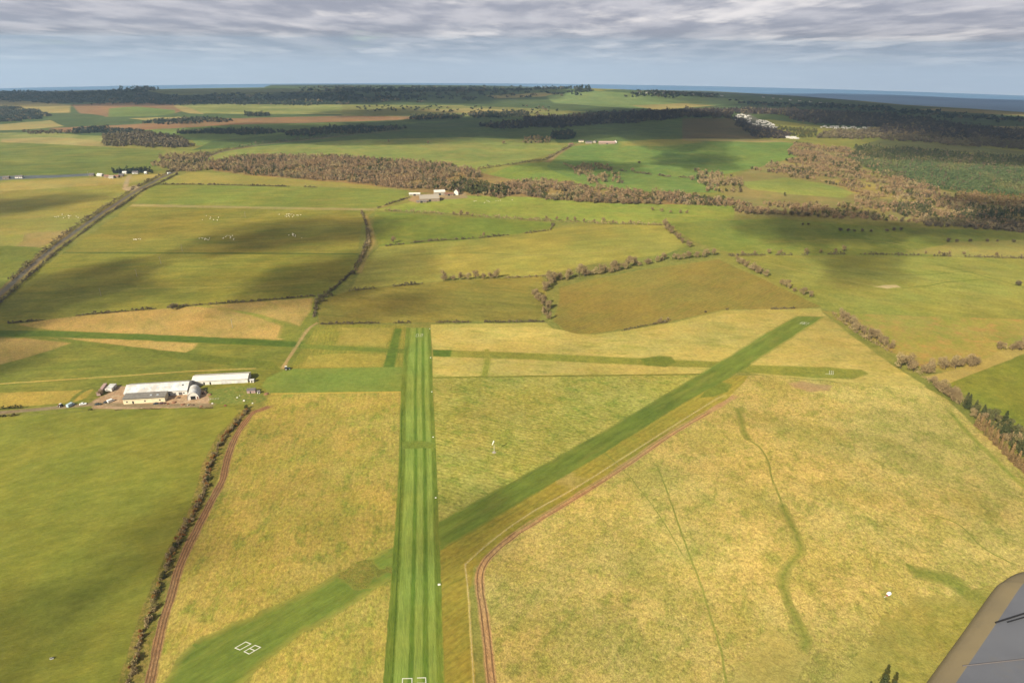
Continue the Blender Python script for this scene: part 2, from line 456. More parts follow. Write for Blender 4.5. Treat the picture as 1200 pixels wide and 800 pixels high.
field('field', [(962, 364), (1010, 368), (1200, 374), (1400, 388), (1400, 410), (1240, 395), (1200, 402), (1130, 432), (1085, 438), (1050, 415)],
      g('east_rough', (178, 160, 74), (150, 148, 56), (190, 146, 78), big=1 / 50, mid=1 / 6, f3=.75, contrast=1.4), soft=4)
field('path', [(1080, 442), (1130, 430), (1200, 400), (1300, 370), (1300, 385), (1200, 414), (1114, 449)], g('verge_tan', (190, 166, 88), (176, 156, 78)))
field('field', [(1110, 450), (1200, 415), (1300, 385), (1600, 400), (1700, 560), (1400, 620), (1200, 520), (1150, 472)],
      g('east_crop', (126, 132, 36), (136, 138, 42), (146, 140, 48), big=1 / 70, mid=1 / 9))
# left of the road, right of the road
g13 = g('west_olive', (158, 146, 64), (146, 142, 56), (172, 154, 76), big=1 / 70, mid=1 / 10, ang=R(-80), stretch=4)
field('field', [(-400, 240), (0, 212), (100, 208), (205, 202), (160, 225), (60, 290), (0, 342), (-400, 640)], g13)
field('field', [(0, 224), (60, 221), (150, 215), (185, 208), (205, 203), (130, 207), (0, 214)], g('west_tan', (182, 160, 84), (172, 154, 76)), soft=6)
field('field', [(8, 296), (26, 282), (28, 274), (60, 271), (98, 268), (80, 278), (50, 288), (30, 300)], g('west_bare', (186, 154, 96), (172, 146, 80), (150, 136, 62)), soft=5)
field('field', [(-200, 330), (-40, 290), (12, 288), (50, 290), (30, 312), (0, 338), (-200, 470)], g('west_green', (120, 128, 46), (134, 136, 52)))
g14 = g('strip_green', (132, 142, 52), (144, 148, 58), (160, 150, 66), big=1 / 80, mid=1 / 10, ang=R(-80), stretch=4)
field('field', [(182, 216), (225, 201), (300, 206), (420, 216), (478, 223), (470, 236), (440, 244), (300, 243), (156, 239)], g14)
field('field', [(190, 212), (225, 201), (300, 206), (420, 216), (478, 223), (390, 220), (235, 216), (184, 215)], g('strip_tan', (172, 156, 74), (158, 150, 64), (140, 146, 58)), soft=8)
field('field', [(156, 239), (300, 242), (440, 244.5), (438, 247.5), (300, 245.5), (152, 242)], f_tan)
m15 = g('big_olive', (142, 134, 46), (154, 142, 54), (128, 130, 42), big=1 / 60, mid=1 / 8, ang=R(-80), stretch=5, f3=.7)
field('field', [(152, 242), (438, 247), (424, 262), (420, 297), (75, 296)], m15)
m16 = g('big_olive_south', (136, 132, 42), (148, 140, 50), (118, 124, 38), big=1 / 60, mid=1 / 8, ang=R(-80), stretch=5, f3=.7)
field('field', [(75, 297), (420, 298), (404, 326), (370, 348), (300, 353), (200, 361), (60, 374), (0, 384), (-300, 430), (-300, 520), (0, 344)], m16)
field('ditch', [(75, 295), (200, 295.6), (420, 296.8), (420, 298.4), (200, 297.4), (74, 297)], g('ditch_grass', (96, 108, 34), (108, 114, 40)), amp=.4)
m_fp = g('faint_pale', (178, 164, 84), (168, 156, 76)); m_fg = g('faint_green', (118, 128, 44), (128, 132, 50))
for q, w_, m_ in (([(855, 297), (900, 308), (960, 323), (1032, 336)], 2.0, m_fp), ([(1058, 338), (1110, 331), (1150, 327)], 2.2, m_fg), ([(1100, 310), (1150, 323), (1210, 339)], 2.5, m_fg),
                  ([(900, 303), (980, 318), (1060, 322), (1140, 318)], 1.4, m_fg), ([(450, 318), (520, 308), (600, 300), (690, 297), (740, 290), (795, 291)], 3.0, m_fp), ([(470, 300), (540, 296), (600, 298)], 2.4, m_fg),
                  ([(160, 262), (260, 258), (360, 264), (428, 258)], 1.6, m_fp), ([(110, 320), (220, 312), (320, 318), (410, 308)], 1.6, m_fg), ([(60, 352), (160, 338), (280, 336), (380, 330)], 1.6, m_fp),
                  ([(0, 236), (90, 234), (150, 229)], 3, m_fp), ([(0, 262), (60, 256), (120, 244)], 2.4, m_fg), ([(900, 284), (1000, 281), (1060, 287)], 2.4, m_fp), ([(640, 250), (720, 249), (830, 254)], 3, m_fp),
                  ([(480, 262), (560, 264), (630, 266)], 1.5, m_fg), ([(660, 345), (760, 341), (900, 343)], 1.2, m_fp), ([(400, 366), (500, 362), (620, 364)], 1.2, m_fp), ([(0, 520), (80, 512), (180, 508), (240, 512)], 1.0, m_fg)):
    ribbon('grass_line', q, w_, m_, amp=1.2, soft=1)
field('bare_ground', [(1024, 336), (1036, 333.6), (1052, 334), (1056, 336.5), (1040, 338)], g('bare_pale', (206, 184, 134), (192, 170, 116)), amp=1.5)
# airfield rough grass and strips
tan_a = g('rough_tan', (202, 166, 92), (188, 158, 82), (164, 148, 66), big=1 / 35, mid=1 / 4, contrast=1.3, ang=R(30), stretch=2.5, f3=.6)
gr_a = g('airfield_green', (128, 130, 44), (142, 138, 50), (112, 122, 38), big=1 / 45, mid=1 / 6, ang=R(-85), stretch=4, f3=.6)
field('grass_area', [(-500, 520), (-300, 430), (0, 384), (60, 374), (200, 361), (370, 348), (372, 380), (355, 410), (332, 436), (300, 470), (283, 480), (140, 479), (0, 487), (-500, 540)], gr_a)
field('rough_grass', [(20, 380), (60, 374), (120, 367), (240, 358), (300, 353.5), (366, 349), (364, 364), (350, 384), (330, 398), (180, 392), (60, 387)], tan_a, soft=2.5)
field('grass_area', [(215, 358), (240, 357), (300, 371), (330, 382), (325, 396), (345, 398), (356, 384), (340, 378), (300, 367), (262, 361)], g('airfield_green_b', (142, 144, 50), (154, 148, 58)), amp=1.2, soft=4)
field('rough_grass', [(60, 396), (130, 397), (232, 402), (228, 408), (214, 415), (150, 407), (80, 400)], tan_a, soft=2.5)
field('rough_grass', [(-120, 402), (0, 396), (30, 396), (82, 402), (60, 410), (30, 419), (0, 427), (-120, 450)], tan_a, soft=2.5)
m_mow = g('mown_dark', (92, 114, 32), (102, 122, 36), (112, 124, 42), big=1 / 40, mid=1 / 5, rough_c=.12)
field('mown_strip', [(-300, 392), (0, 387), (60, 387.5), (180, 392), (355, 400.5), (352, 407), (150, 397.5), (60, 394.5), (0, 394), (-300, 402)], m_mow, amp=.4)
field('mown_strip', [(60, 395), (80, 397), (180, 409), (320, 424), (330, 434), (300, 432), (150, 412), (80, 401)], g('mown_olive', (112, 120, 36), (124, 128, 42)), amp=.5)
ribbon('path', [(-120, 458), (0, 449.5), (70, 445), (140, 440.5), (220, 435), (300, 431.5)], 1.9, g('verge_straw', (204, 176, 92), (190, 164, 80)), sm=False)
field('rough_grass', [(-120, 470), (0, 460), (60, 458), (95, 457), (110, 456), (100, 466), (88, 471), (40, 475), (0, 478), (-120, 490)], g('rough_mustard', (196, 166, 72), (180, 156, 62), (150, 142, 50), big=1 / 30, mid=1 / 4))
ribbon('path', [(80, 474), (88, 465), (98, 458), (112, 453)], 4, g('worn_green', (120, 126, 42), (132, 132, 48)))
m_yard = g('yard_earth', (196, 160, 130), (178, 144, 112), (214, 186, 156), big=1 / 12, mid=1 / 2, fine=1 / .5, contrast=1.6, f3=.8)
field('yard', [(108, 470), (124, 462), (133, 452), (150, 452), (230, 450), (240, 458), (247, 465), (244, 476), (200, 478), (150, 479), (108, 479)], m_yard, soft=1.0)
m_lane = g('lane_gravel', (160, 138, 108), (146, 124, 96), (176, 154, 124), big=1 / 15, mid=1 / 2.5, fine=1 / .5, contrast=1.4)
ribbon('lane', [(-200, 498), (-60, 488), (0, 483.5), (60, 478), (115, 473), (160, 475), (250, 474.5)], 5.6, m_lane, sm=False)
field('lawn', [(243, 462), (250, 456), (275, 452), (298, 452), (306, 461), (312, 468), (300, 473), (262, 473), (250, 472)], g('lawn_grass', (118, 132, 52), (130, 136, 56), (172, 152, 84), big=1 / 10, mid=1 / 2, f3=.6), soft=1.0)
# middle block west of the runway
field('grass_area', [(372, 380), (475, 381), (475, 430), (336, 433), (355, 408)], g('block_olive', (150, 140, 50), (136, 134, 44), (172, 152, 66), big=1 / 25, mid=1 / 4, ang=A_RWY, stretch=4, line=3.6, line_amt=.08))
field('rough_grass', [(400, 384), (462, 384), (452, 406), (395, 404)], g('block_straw', (156, 144, 56), (170, 150, 66)), soft=2)
field('grass_area', [(393, 414), (455, 415), (450, 429), (352, 431), (362, 417)], g('block_straw_b', (164, 148, 56), (176, 156, 64), (140, 138, 48)))
field('mown_strip', [(352, 403), (476, 409), (476, 414), (352, 408)], g('cross_mow', (122, 130, 42), (132, 136, 46)), amp=.3, soft=1.2)
field('mown_strip', [(463, 385), (471, 385), (462, 432), (448, 432)], m_mow, amp=.3, soft=1.0)
b_ploughed = g('ploughed_west', (140, 128, 50), (148, 134, 56), (124, 122, 42), big=1 / 45, mid=1 / 6, ang=A_RWY + R(70), stretch=6, line=4, line_amt=.09)
field('field', [(375, 352), (410, 341), (470, 334), (540, 327.5), (635, 324), (641, 345), (632, 375), (500, 377.5), (374, 380), (372, 365)], b_ploughed)
field('field', [(655, 336), (700, 326), (760, 315), (842, 304), (900, 330), (962, 359), (935, 363), (850, 362), (785, 377), (700, 390), (668, 392), (648, 376), (655, 352)],
      g('ploughed_east', (156, 136, 60), (146, 130, 54), (134, 130, 46), big=1 / 50, mid=1 / 6, ang=A_08, stretch=8, line=4, line_amt=.1))
field('path', [(505, 380), (640, 378), (655, 391), (700, 391.5), (790, 378), (850, 363.5), (962, 361), (964, 366), (850, 368), (790, 383), (700, 396), (640, 383), (505, 384)], g('verge_lime', (190, 172, 88), (172, 160, 72)))
straw = g('straw_north', (204, 182, 98), (188, 170, 84), (160, 156, 66), big=1 / 30, mid=1 / 3.5, ang=A_RWY + R(75), stretch=3.5, f3=.7, contrast=1.3)
field('rough_grass', [(504, 384), (640, 383), (700, 396), (790, 383), (850, 368), (964, 366), (1000, 395), (1042, 425), (1085, 452), (1080, 455), (900, 440), (840, 432), (800, 424), (507, 410)], straw)
field('rough_grass', [(507, 410), (800, 424), (845, 430), (830, 442), (800, 440), (507, 444)], straw)
field('mown_strip', [(507, 409.5), (600, 412.5), (700, 417), (800, 422), (850, 424), (850, 431), (800, 430), (700, 425.5), (600, 420.5), (507, 417.5)], g('cross_mow_b', (140, 140, 50), (148, 144, 54), (128, 134, 44)), amp=.3, soft=1.4)
field('mown_strip', [(507, 409.5), (530, 410), (528, 418), (508, 417)], m_mow, amp=.6)
field('mown_strip', [(750, 420), (770, 417), (787, 418), (792, 425), (780, 430), (755, 428)], g('dark_patch', (116, 128, 40), (124, 132, 44)), amp=.6, soft=2.5)
field('mown_strip', [(568, 409), (573, 409), (575, 425), (572, 441), (563, 441), (567, 425)], g('spur', (144, 142, 50), (152, 146, 56)), amp=.5, soft=1.2)
centre = g('centre_block', (158, 154, 64), (172, 162, 78), (128, 140, 50), big=1 / 28, mid=1 / 2.8, ang=A_RWY + R(60), stretch=1.8, f3=.8, contrast=1.8, rough_c=.42, line=3.4, line_amt=.15)
field('grass_area', [(507, 442), (650, 440), (830, 438), (800, 456), (613, 562), (513, 614)], centre)
field('ditch', [(507, 441.4), (650, 439.6), (830, 437.6), (830, 439), (650, 441.2), (507, 443.2)], g('ditch_grass_b', (120, 122, 40), (132, 128, 44)), amp=.3)
field('grass_area', [(516, 640), (690, 540), (800, 472), (860, 440), (880, 440), (850, 470), (733, 543), (633, 607), (587, 640), (556, 664), (548, 700), (553, 760), (562, 830), (570, 1200), (517, 1200)],
      g('between_grass', (172, 152, 54), (156, 144, 50), (138, 136, 42), big=1 / 25, mid=1 / 3.5, ang=A_08, stretch=5, f3=.6, line=4, line_amt=.12))
strawS = g('straw_east', (212, 186, 104), (184, 168, 82), (148, 150, 60), big=1 / 34, mid=1 / 2.6, fine=1 / .9, ang=R(-25), stretch=1.6, f3=.7, contrast=1.9, rough_c=.48, bumpd=.7)
field('rough_grass', [(850, 470), (878, 440), (900, 440), (960, 446), (1083, 453), (1110, 468), (1140, 497), (1200, 545), (1500, 760), (2200, 1300), (600, 1400), (578, 800), (568, 727), (562, 680), (567, 660), (587, 640), (633, 607), (733, 543)], strawS)
field('mown_strip', [(860, 427), (900, 428), (967, 430), (1010, 433), (1018, 438), (1000, 444), (960, 443), (880, 437), (860, 436)], g('cross_mow_c', (140, 144, 50), (148, 146, 54), (130, 138, 46)), amp=.4, soft=2)
field('grass_area', [(826, 459), (845, 447), (858, 450), (852, 459), (836, 465), (820, 466)], g('dark_patch_b', (124, 134, 42), (132, 138, 46)), amp=.8, soft=1.5)
field('bare_ground', [(925, 449), (940, 446), (958, 450), (976, 452), (972, 458), (950, 459), (930, 454)], g('bare_pink', (206, 168, 120), (194, 158, 106)), amp=1.5, soft=3)
m_weed = g('lush_line', (132, 138, 52), (142, 144, 58), (158, 152, 68), big=1 / 20, mid=1 / 2.5)
ribbon('grass_line', [(862, 478), (868, 492), (873, 508), (880, 516)], 4.6, m_weed, amp=1.4, soft=1)
ribbon('grass_line', [(916, 590), (925, 610), (937, 635), (935, 650), (920, 668), (919, 690), (930, 720), (943, 745), (935, 770), (915, 800), (905, 840)], 5.0, m_weed, amp=1.0, soft=1)
ribbon('grass_line', [(880, 516), (895, 530), (905, 560), (916, 590)], 1.2, m_weed, amp=1.0, soft=1)
ribbon('grass_line', [(770, 545), (785, 585), (797, 620), (812, 660), (823, 690), (835, 730), (846, 765), (852, 810)], 1.0, m_weed, amp=.7, soft=1)
ribbon('grass_line', [(640, 476), (720, 540), (770, 600), (800, 650)], .5, m_weed, amp=.7, soft=1)
ribbon('grass_line', [(1080, 600), (1120, 612), (1150, 640), (1185, 660)], .9, m_weed, amp=.7, soft=1)
ribbon('grass_line', [(1120, 482), (1140, 505), (1175, 540), (1230, 590)], 4.0, g('edge_green', (132, 140, 46), (146, 146, 56), (176, 158, 76)), off=-4.5, amp=.8, soft=1)
m_faint = g('faint_track', (190, 170, 90), (180, 162, 82), (166, 154, 74), big=1 / 20, mid=1 / 2.5)
for q in ([(760, 560), (860, 556), (960, 580), (1080, 570)], [(640, 640), (700, 600), (760, 590), (830, 560)], [(980, 470), (1010, 520), (1060, 560), (1090, 610)],
          [(1000, 600), (1020, 640), (1018, 690), (1030, 720)], [(860, 740), (960, 700), (1060, 660)]):
    ribbon('grass_line', q, .45, m_faint, amp=1.4, soft=1)
for q, sf in (([(640, 560), (668, 552), (690, 560), (668, 572)], 6), ([(860, 770), (905, 735), (940, 760), (930, 820), (860, 830)], 7)):
    field('lush_patch', q, m_faint, amp=4, soft=sf)
field('lush_patch', [(1060, 662), (1100, 668), (1125, 678), (1140, 690), (1130, 697), (1100, 684), (1070, 676)], m_weed, amp=3, soft=3)
field('lush_patch', [(1020, 740), (1075, 700), (1160, 690), (1300, 760), (1300, 1000), (980, 1000), (985, 800)], g('lush_corner', (154, 150, 60), (172, 158, 72), (142, 144, 52), contrast=1.2), amp=5, soft=14)
# strip west of the runway
m_must = g('mustard_grass', (190, 166, 80), (170, 156, 64), (136, 142, 50), big=1 / 32, mid=1 / 3.2, ang=A_RWY, stretch=1.8, f3=.8, contrast=1.6, rough_c=.42, line=3.4, line_amt=.06)
field('grass_area', [(318, 461), (470, 459), (470, 540), (466, 600), (457, 700), (449, 800), (440, 1200), (100, 1200), (178, 800), (205, 680), (245, 590), (275, 515), (300, 484)], m_must)
m_bright = g('bright_mown', (124, 140, 52), (130, 144, 56), (142, 146, 60), big=1 / 30, mid=1 / 4, rough_c=.1)
field('mown_strip', [(336, 432), (400, 431), (470, 430), (474, 436), (472, 458), (318, 461), (306, 452), (314, 442)], m_bright, amp=.3)
field('grass_line', [(318, 460.4), (470, 458.4), (470, 459.8), (318, 461.8)], g('edge_straw', (190, 166, 66), (180, 158, 60)), amp=.2)
# runway 08/26
m08 = g('runway_08_grass', (112, 128, 44), (120, 134, 48), (140, 138, 56), big=1 / 30, mid=1 / 3.5, ang=A_08, stretch=6, rough_c=.14, line=9, line_amt=.10)
field('runway', [(100, 1010), (192, 800), (212, 765), (236, 748), (267, 733), (340, 702), (400, 670), (466, 637), (466, 672), (400, 716), (340, 750), (283, 802), (240, 1010)], m08, amp=1.6, soft=4)
field('runway', [(513, 612), (563, 584), (613, 557), (700, 509), (800, 450), (837, 428), (890, 395), (933, 370), (966, 371), (940, 388), (878, 428), (843, 449), (800, 473), (690, 541), (600, 594), (516, 645)], m08, amp=.8, soft=2)
field('bare_ground', [(395, 670), (420, 655), (440, 660), (470, 666), (462, 674), (440, 676), (425, 688), (410, 684)], g('worn_straw', (170, 150, 66), (146, 142, 54), (124, 134, 46), big=1 / 8, mid=1 / 1.5, contrast=1.2), amp=5, soft=6)
# runway 02/20 with mowing stripes
Lp = [(441, 1000), (449, 800), (457, 700), (464, 600), (467.5, 540), (469.5, 460), (476, 384)]
Rp = [(529, 1000), (521, 800), (517.5, 700), (514.5, 620), (511.5, 540), (507.5, 460), (504.5, 384)]
Lw = [G(*p) for p in Lp]; Rw = [G(*p) for p in Rp]
mA = g('mow_light', (138, 158, 62), (146, 162, 68), (140, 148, 60), big=1 / 25, mid=1 / 2.5, ang=A_RWY, stretch=8, rough_c=.12)
mB = g('mow_dark', (98, 124, 34), (104, 130, 38), (110, 124, 38), big=1 / 25, mid=1 / 2.5, ang=A_RWY, stretch=8, rough_c=.12)
mC = g('mow_edge', (104, 124, 36), (118, 132, 42), (130, 132, 48), big=1 / 25, mid=1 / 2.5, ang=A_RWY, stretch=8, rough_c=.16)
fr = [0, .17, .40, .49, .64, .74, .875, 1]
ms = [mC, mA, mB, mA, mB, mA, mC]
for i in range(7):
    a = [(l[0] + (r_[0] - l[0]) * fr[i], l[1] + (r_[1] - l[1]) * fr[i]) for l, r_ in zip(Lw, Rw)]
    b = [(l[0] + (r_[0] - l[0]) * fr[i + 1], l[1] + (r_[1] - l[1]) * fr[i + 1]) for l, r_ in zip(Lw, Rw)]
    field('runway', a + b[::-1], ms[i], amp=.25, world=True)
field('bare_ground', [(469.5, 517), (490, 516.5), (510, 518), (510, 525), (490, 525), (470, 526)], g('worn_runway', (132, 140, 50), (124, 138, 46), (112, 130, 38), big=1 / 8, mid=1 / 1.5, contrast=1.4), amp=1.2, soft=1.5)
ribbon('tyre_line', [(459, 810), (463, 730), (467, 640), (470, 560), (471, 480)], .45, g('tyre_line', (70, 92, 22), (80, 100, 26)), amp=.1, sm=False)
# lower left field, hedge bank, tracks
field('field', [(0, 488), (140, 480), (275, 477), (281, 482), (255, 510), (236, 545), (225, 590), (198, 640), (180, 680), (160, 730), (138, 800), (70, 1100), (-900, 1100), (-900, 620), (-300, 515)],
      g('southwest_pasture', (132, 134, 42), (142, 140, 48), (122, 128, 38), big=1 / 60, mid=1 / 6, ang=R(-60), stretch=2.5, rough_c=.15, contrast=.9))
field('hedge_bank', [(281, 482), (300, 478), (292, 492), (270, 515), (256, 560), (240, 590), (216, 640), (199, 680), (184, 730), (168, 800), (110, 1000), (80, 1000), (138, 800), (160, 730), (180, 680), (198, 640), (225, 590), (236, 545), (255, 510)],
      g('bank_grass', (124, 118, 44), (150, 130, 66), (96, 102, 36), big=1 / 12, mid=1 / 2, contrast=1.6, f3=.8))
m_track = g('track_earth', (172, 128, 92), (156, 116, 80), (184, 146, 104), big=1 / 14, mid=1 / 2, fine=1 / .5, ang=R(20), stretch=3)
m_rut = g('rut_earth', (104, 78, 54), (122, 92, 62), big=1 / 10, mid=1 / 1.5, fine=1 / .5)
T1 = [(316, 476), (306, 480), (294, 486), (276, 512), (266, 540), (261, 562), (247, 588), (232, 618), (220, 642), (209, 668), (200, 700), (190, 732), (182, 770), (176, 800), (160, 900)]
ribbon('track', T1, 4.6, m_track)
for o in (-1.55, -.1, 1.35): ribbon('wheel_rut', T1, .5, m_rut, off=o, amp=.25)
m_track2 = g('track_earth_east', (192, 148, 104), (180, 140, 94), (204, 168, 112), big=1 / 14, mid=1 / 2, fine=1 / .5, ang=R(20), stretch=3)
T2 = [(590, 900), (576, 800), (571, 750), (566, 712), (562, 685), (565, 664), (580, 645), (606, 624), (640, 603), (683, 577), (733, 545), (790, 506), (830, 483), (862, 464)]
ribbon('track', T2, 4.4, m_track2)
for o in (-1.3, 1.2): ribbon('wheel_rut', T2[:8], .5, m_rut, off=o, amp=.2)
for o in (-1.3, 1.2): ribbon('wheel_rut', T2[7:13], .45, g('rut_pink', (140, 94, 62), (150, 102, 68)), off=o, amp=.2)
T3 = [(545, 660), (549, 700), (552, 750), (556, 810), (562, 900)]
ribbon('straw_line', T3, 1.2, g('straw_line', (206, 180, 100), (190, 166, 84)), amp=.3)
ribbon('straw_line', [(546, 660), (575, 634), (620, 602), (680, 568), (740, 530), (800, 492), (850, 462)], 1.3, g('straw_line_b', (204, 180, 102), (190, 168, 86)), amp=.4)
ribbon('track', [(331, 432), (338, 420), (350, 402), (362, 385), (372, 378)], 3.2, g('farm_track', (190, 158, 106), (170, 142, 88), (150, 138, 70)))
ribbon('track', [(421, 320), (428, 300), (436, 285), (434, 268), (427, 252)], 7, g('farm_track_b', (176, 150, 84), (156, 140, 66), (190, 166, 104)))
ribbon('path', [(430, 247), (445, 243), (462, 237), (482, 232)], 5, f_tan)
field('yard', [(478, 235), (485, 228), (520, 226), (545, 226), (548, 232), (520, 234), (490, 238)], g('farmyard', (186, 156, 116), (172, 144, 102)))
ribbon('track', [(640, 190), (655, 180), (668, 172), (680, 168)], 10, g('hill_lane', (172, 146, 104), (150, 134, 86)))
ribbon('path', [(147, 222), (149, 212), (152, 205)], 9, g('hamlet_lane', (196, 170, 130), (182, 158, 116)))
field('yard', [(145, 221), (158, 217), (168, 221), (160, 225), (148, 223)], g('hamlet_yard', (196, 174, 140), (180, 156, 118)))
m_road = g('asphalt_road', (122, 112, 102), (108, 102, 96), big=1 / 20, mid=1 / 3)
ROAD = [(-160, 480), (-40, 378), (0, 344.5), (30, 318), (60, 292), (90, 270), (120, 249), (145, 233), (165, 221), (185, 210), (203, 202), (222, 195), (236, 186), (262, 177), (300, 170.5), (340, 166), (380, 162), (420, 157), (470, 153)]
ribbon('road_verge', ROAD, 13, g('road_verge', (130, 112, 66), (150, 128, 76)), sm=False)
ribbon('road', ROAD, 6.5, m_road, sm=False)

# assemble the sheet
sea_poly = [G(*p) for p in [(318, 99.6), (400, 99.2), (480, 99.6), (560, 100.2), (600, 101), (640, 102.5), (700, 104), (760, 105.6), (830, 106.8), (880, 109.5), (940, 113), (1000, 117.5), (1060, 123), (1130, 127), (1200, 131.5), (1300, 140), (1500, 158)]]
ang0 = math.atan2(sea_poly[0][1], sea_poly[0][0])
sea_poly = [(6700 * math.cos(a), 6700 * math.sin(a)) for a in np.linspace(R(174), ang0 + .01, 30)] + sea_poly
ang0 = R(174)
sea_poly += [(11800 * math.cos(a), 11800 * math.sin(a)) for a in np.linspace(R(5), ang0, 24)]
REG.insert(0, ('sea', sea_poly, sea_mat()))
# the sea must win over far land: keep it last as well
REG.append(REG.pop(0))

pts, edges = [], []
for name, poly, mat in REG:
    k = len(pts); n = len(poly)
    pts += poly; edges += [(k + i, k + (i + 1) % n) for i in range(n)]
pts += [p for p in RINGS if math.hypot(*p) < 11500]
rr = 15.0
while rr < 12200:
    front = max(48, int(2 * math.pi * rr / max(20, rr * .045)))
    for i in range(front):
        a = 2 * math.pi * (i + .5 * (int(math.log(rr)) % 2)) / front
        pts.append((rr * math.cos(a), rr * math.sin(a)))
    rr *= 1.055
res = delaunay_2d_cdt([Vector(p) for p in pts], edges, [], 0, 1e-3)
V2 = np.array([(v.x, v.y) for v in res[0]])
T = np.array([tuple(f) for f in res[2] if len(f) == 3], dtype=np.int64)
cen = V2[T].mean(axis=1)
a2 = (V2[T[:, 1]] - V2[T[:, 0]]); b2 = (V2[T[:, 2]] - V2[T[:, 0]])
flip = (a2[:, 0] * b2[:, 1] - a2[:, 1] * b2[:, 0]) < 0
T[flip] = T[flip][:, ::-1]
own = np.full(len(T), -1)
def inside(P, poly):
    poly = np.asarray(poly); c = np.zeros(len(P), bool)
    x, y = P[:, 0], P[:, 1]
    j = len(poly) - 1
    for i in range(len(poly)):
        xi, yi = poly[i]; xj, yj = poly[j]
        if yi != yj:
            cr = ((yi > y) != (yj > y)) & (x < (xj - xi) * (y - yi) / (yj - yi) + xi)
            c ^= cr
        j = i
    return c
for k, (name, poly, mat) in enumerate(REG):
    P = np.asarray(poly); lo, hi = P.min(0), P.max(0)
    idx = np.where((cen[:, 0] >= lo[0]) & (cen[:, 0] <= hi[0]) & (cen[:, 1] >= lo[1]) & (cen[:, 1] <= hi[1]))[0]
    if len(idx):
        ins = inside(cen[idx], poly); own[idx[ins]] = k
V3 = np.column_stack([V2, HT(V2[:, 0], V2[:, 1])])
# each vertex takes the mean sward of the regions that meet in it
PAL = np.array([SW.get(m_.name, SW['grass_base']) for m_ in [m_base] + [r_[2] for r_ in REG]])      # regions+1, 3, 4
pairs = np.unique(np.column_stack([T.ravel(), np.repeat(own, 3)]), axis=0)
VC = np.zeros((len(V2), 3, 4)); CNT = np.zeros(len(V2))
np.add.at(VC, pairs[:, 0], PAL[pairs[:, 1] + 1]); np.add.at(CNT, pairs[:, 0], 1)
VC /= np.maximum(CNT, 1)[:, None, None]
print('GROUND', len(V2), len(T), len(REG))
for k in range(-1, len(REG)):
    sel = T[own == k]
    if not len(sel): continue
    u, inv = np.unique(sel, return_inverse=True)
    name, mat = ('ground', m_base) if k < 0 else (REG[k][0], REG[k][2])
    o = mesh_obj(name, V3[u], inv.reshape(sel.shape), mat)
    for q in range(3):
        at = o.data.attributes.new(('sward_a', 'sward_b', 'sward_c')[q], 'FLOAT_COLOR', 'POINT')
        if len(at.data) == len(u): at.data.foreach_set('color', VC[u, q].astype(np.float32).ravel())
        else: print('ATTR SIZE', name, len(at.data), len(u))
    tag(o, kind='structure')

# ------------------------------------------------------------------ vegetation
M_BARE = leaf_mat('bare_twigs', (206, 178, 124), (176, 150, 108), (212, 188, 130), trans=.3)
M_BARE2 = leaf_mat('bare_twigs_wood', (204, 168, 122), (172, 142, 104), (200, 180, 124), sc=1 / 11, trans=.3)
M_PALE = leaf_mat('pale_twigs', (214, 188, 144), (198, 172, 130), (206, 182, 130), sc=1 / 9, trans=.3)
M_DARKT = leaf_mat('dark_twigs', (150, 132, 102), (122, 108, 84), (150, 138, 92), sc=1 / 14, trans=.25)
M_CON = leaf_mat('conifer_needles', (100, 104, 64), (80, 88, 54), (126, 120, 72))
M_CONL = leaf_mat('plantation_needles', (120, 134, 84), (98, 116, 72), (140, 138, 84), sc=1 / 20)
M_RIDGE = leaf_mat('ridge_twigs', (100, 86, 80), (80, 70, 68), (112, 98, 80), sc=1 / 40, trans=.2)
M_CONF = leaf_mat('far_needles', (78, 86, 72), (62, 72, 62), (100, 96, 74), sc=1 / 40, trans=.2)
M_EVER = leaf_mat('evergreen_leaves', (128, 126, 78), (108, 108, 66), (150, 136, 84), sc=1 / 6)
M_LARCH = leaf_mat('larch_twigs', (184, 148, 98), (154, 126, 80), (166, 146, 82))
M_GORSE = leaf_mat('russet_leaves', (186, 128, 62), (156, 108, 58), (204, 162, 72), sc=1 / 3)
M_GREY = leaf_mat('grey_twigs', (200, 174, 124), (172, 148, 104), (162, 150, 84), sc=1 / 4, trans=.25)
M_IVY = leaf_mat('hedge_leaves', (104, 104, 58), (86, 90, 50), (130, 118, 66), sc=1 / 5)
M_TRUNK = plain('bark', (96, 80, 64), .9, .3, 2)

def quads(C, size, nrm=None):
    n = len(C)
    a = rng.normal(size=(n, 3)); a /= np.linalg.norm(a, axis=1)[:, None]
    b = rng.normal(size=(n, 3)); b -= (a * b).sum(1)[:, None] * a; b /= np.linalg.norm(b, axis=1)[:, None]
    s = (size * rng.uniform(.55, 1.35, n))[:, None]
    e = rng.uniform(.35, .8, n)[:, None]
    v = np.stack([C - a * s - b * s * e, C + a * s - b * s * e * .6, C + a * s * .9 + b * s * e, C - a * s * .8 + b * s * e], 1)
    f = np.arange(4 * n).reshape(n, 4)
    return v.reshape(-1, 3), f

def crown_pts(n, h, r, base=.25, k=9):
    """points in clumps through a broad crown"""
    kc = max(3, k)
    cz = rng.uniform(base + .12, .86, kc); t = rng.uniform(0, 2 * math.pi, kc)
    rad = r * .62 * np.sqrt(rng.uniform(.05, 1, kc)) * np.sqrt(np.clip(1 - ((cz - .5) / .55) ** 2, .1, 1))
    cc = np.column_stack([rad * np.cos(t), rad * np.sin(t), cz * h])
    cr = rng.uniform(.3, .52, kc) * r
    w = rng.integers(0, kc, n)
    d = rng.normal(size=(n, 3)); d /= np.linalg.norm(d, axis=1)[:, None]
    d *= (rng.uniform(.15, 1, n) ** .45)[:, None]
    d[:, 2] *= .85
    return cc[w] + d * cr[w][:, None]

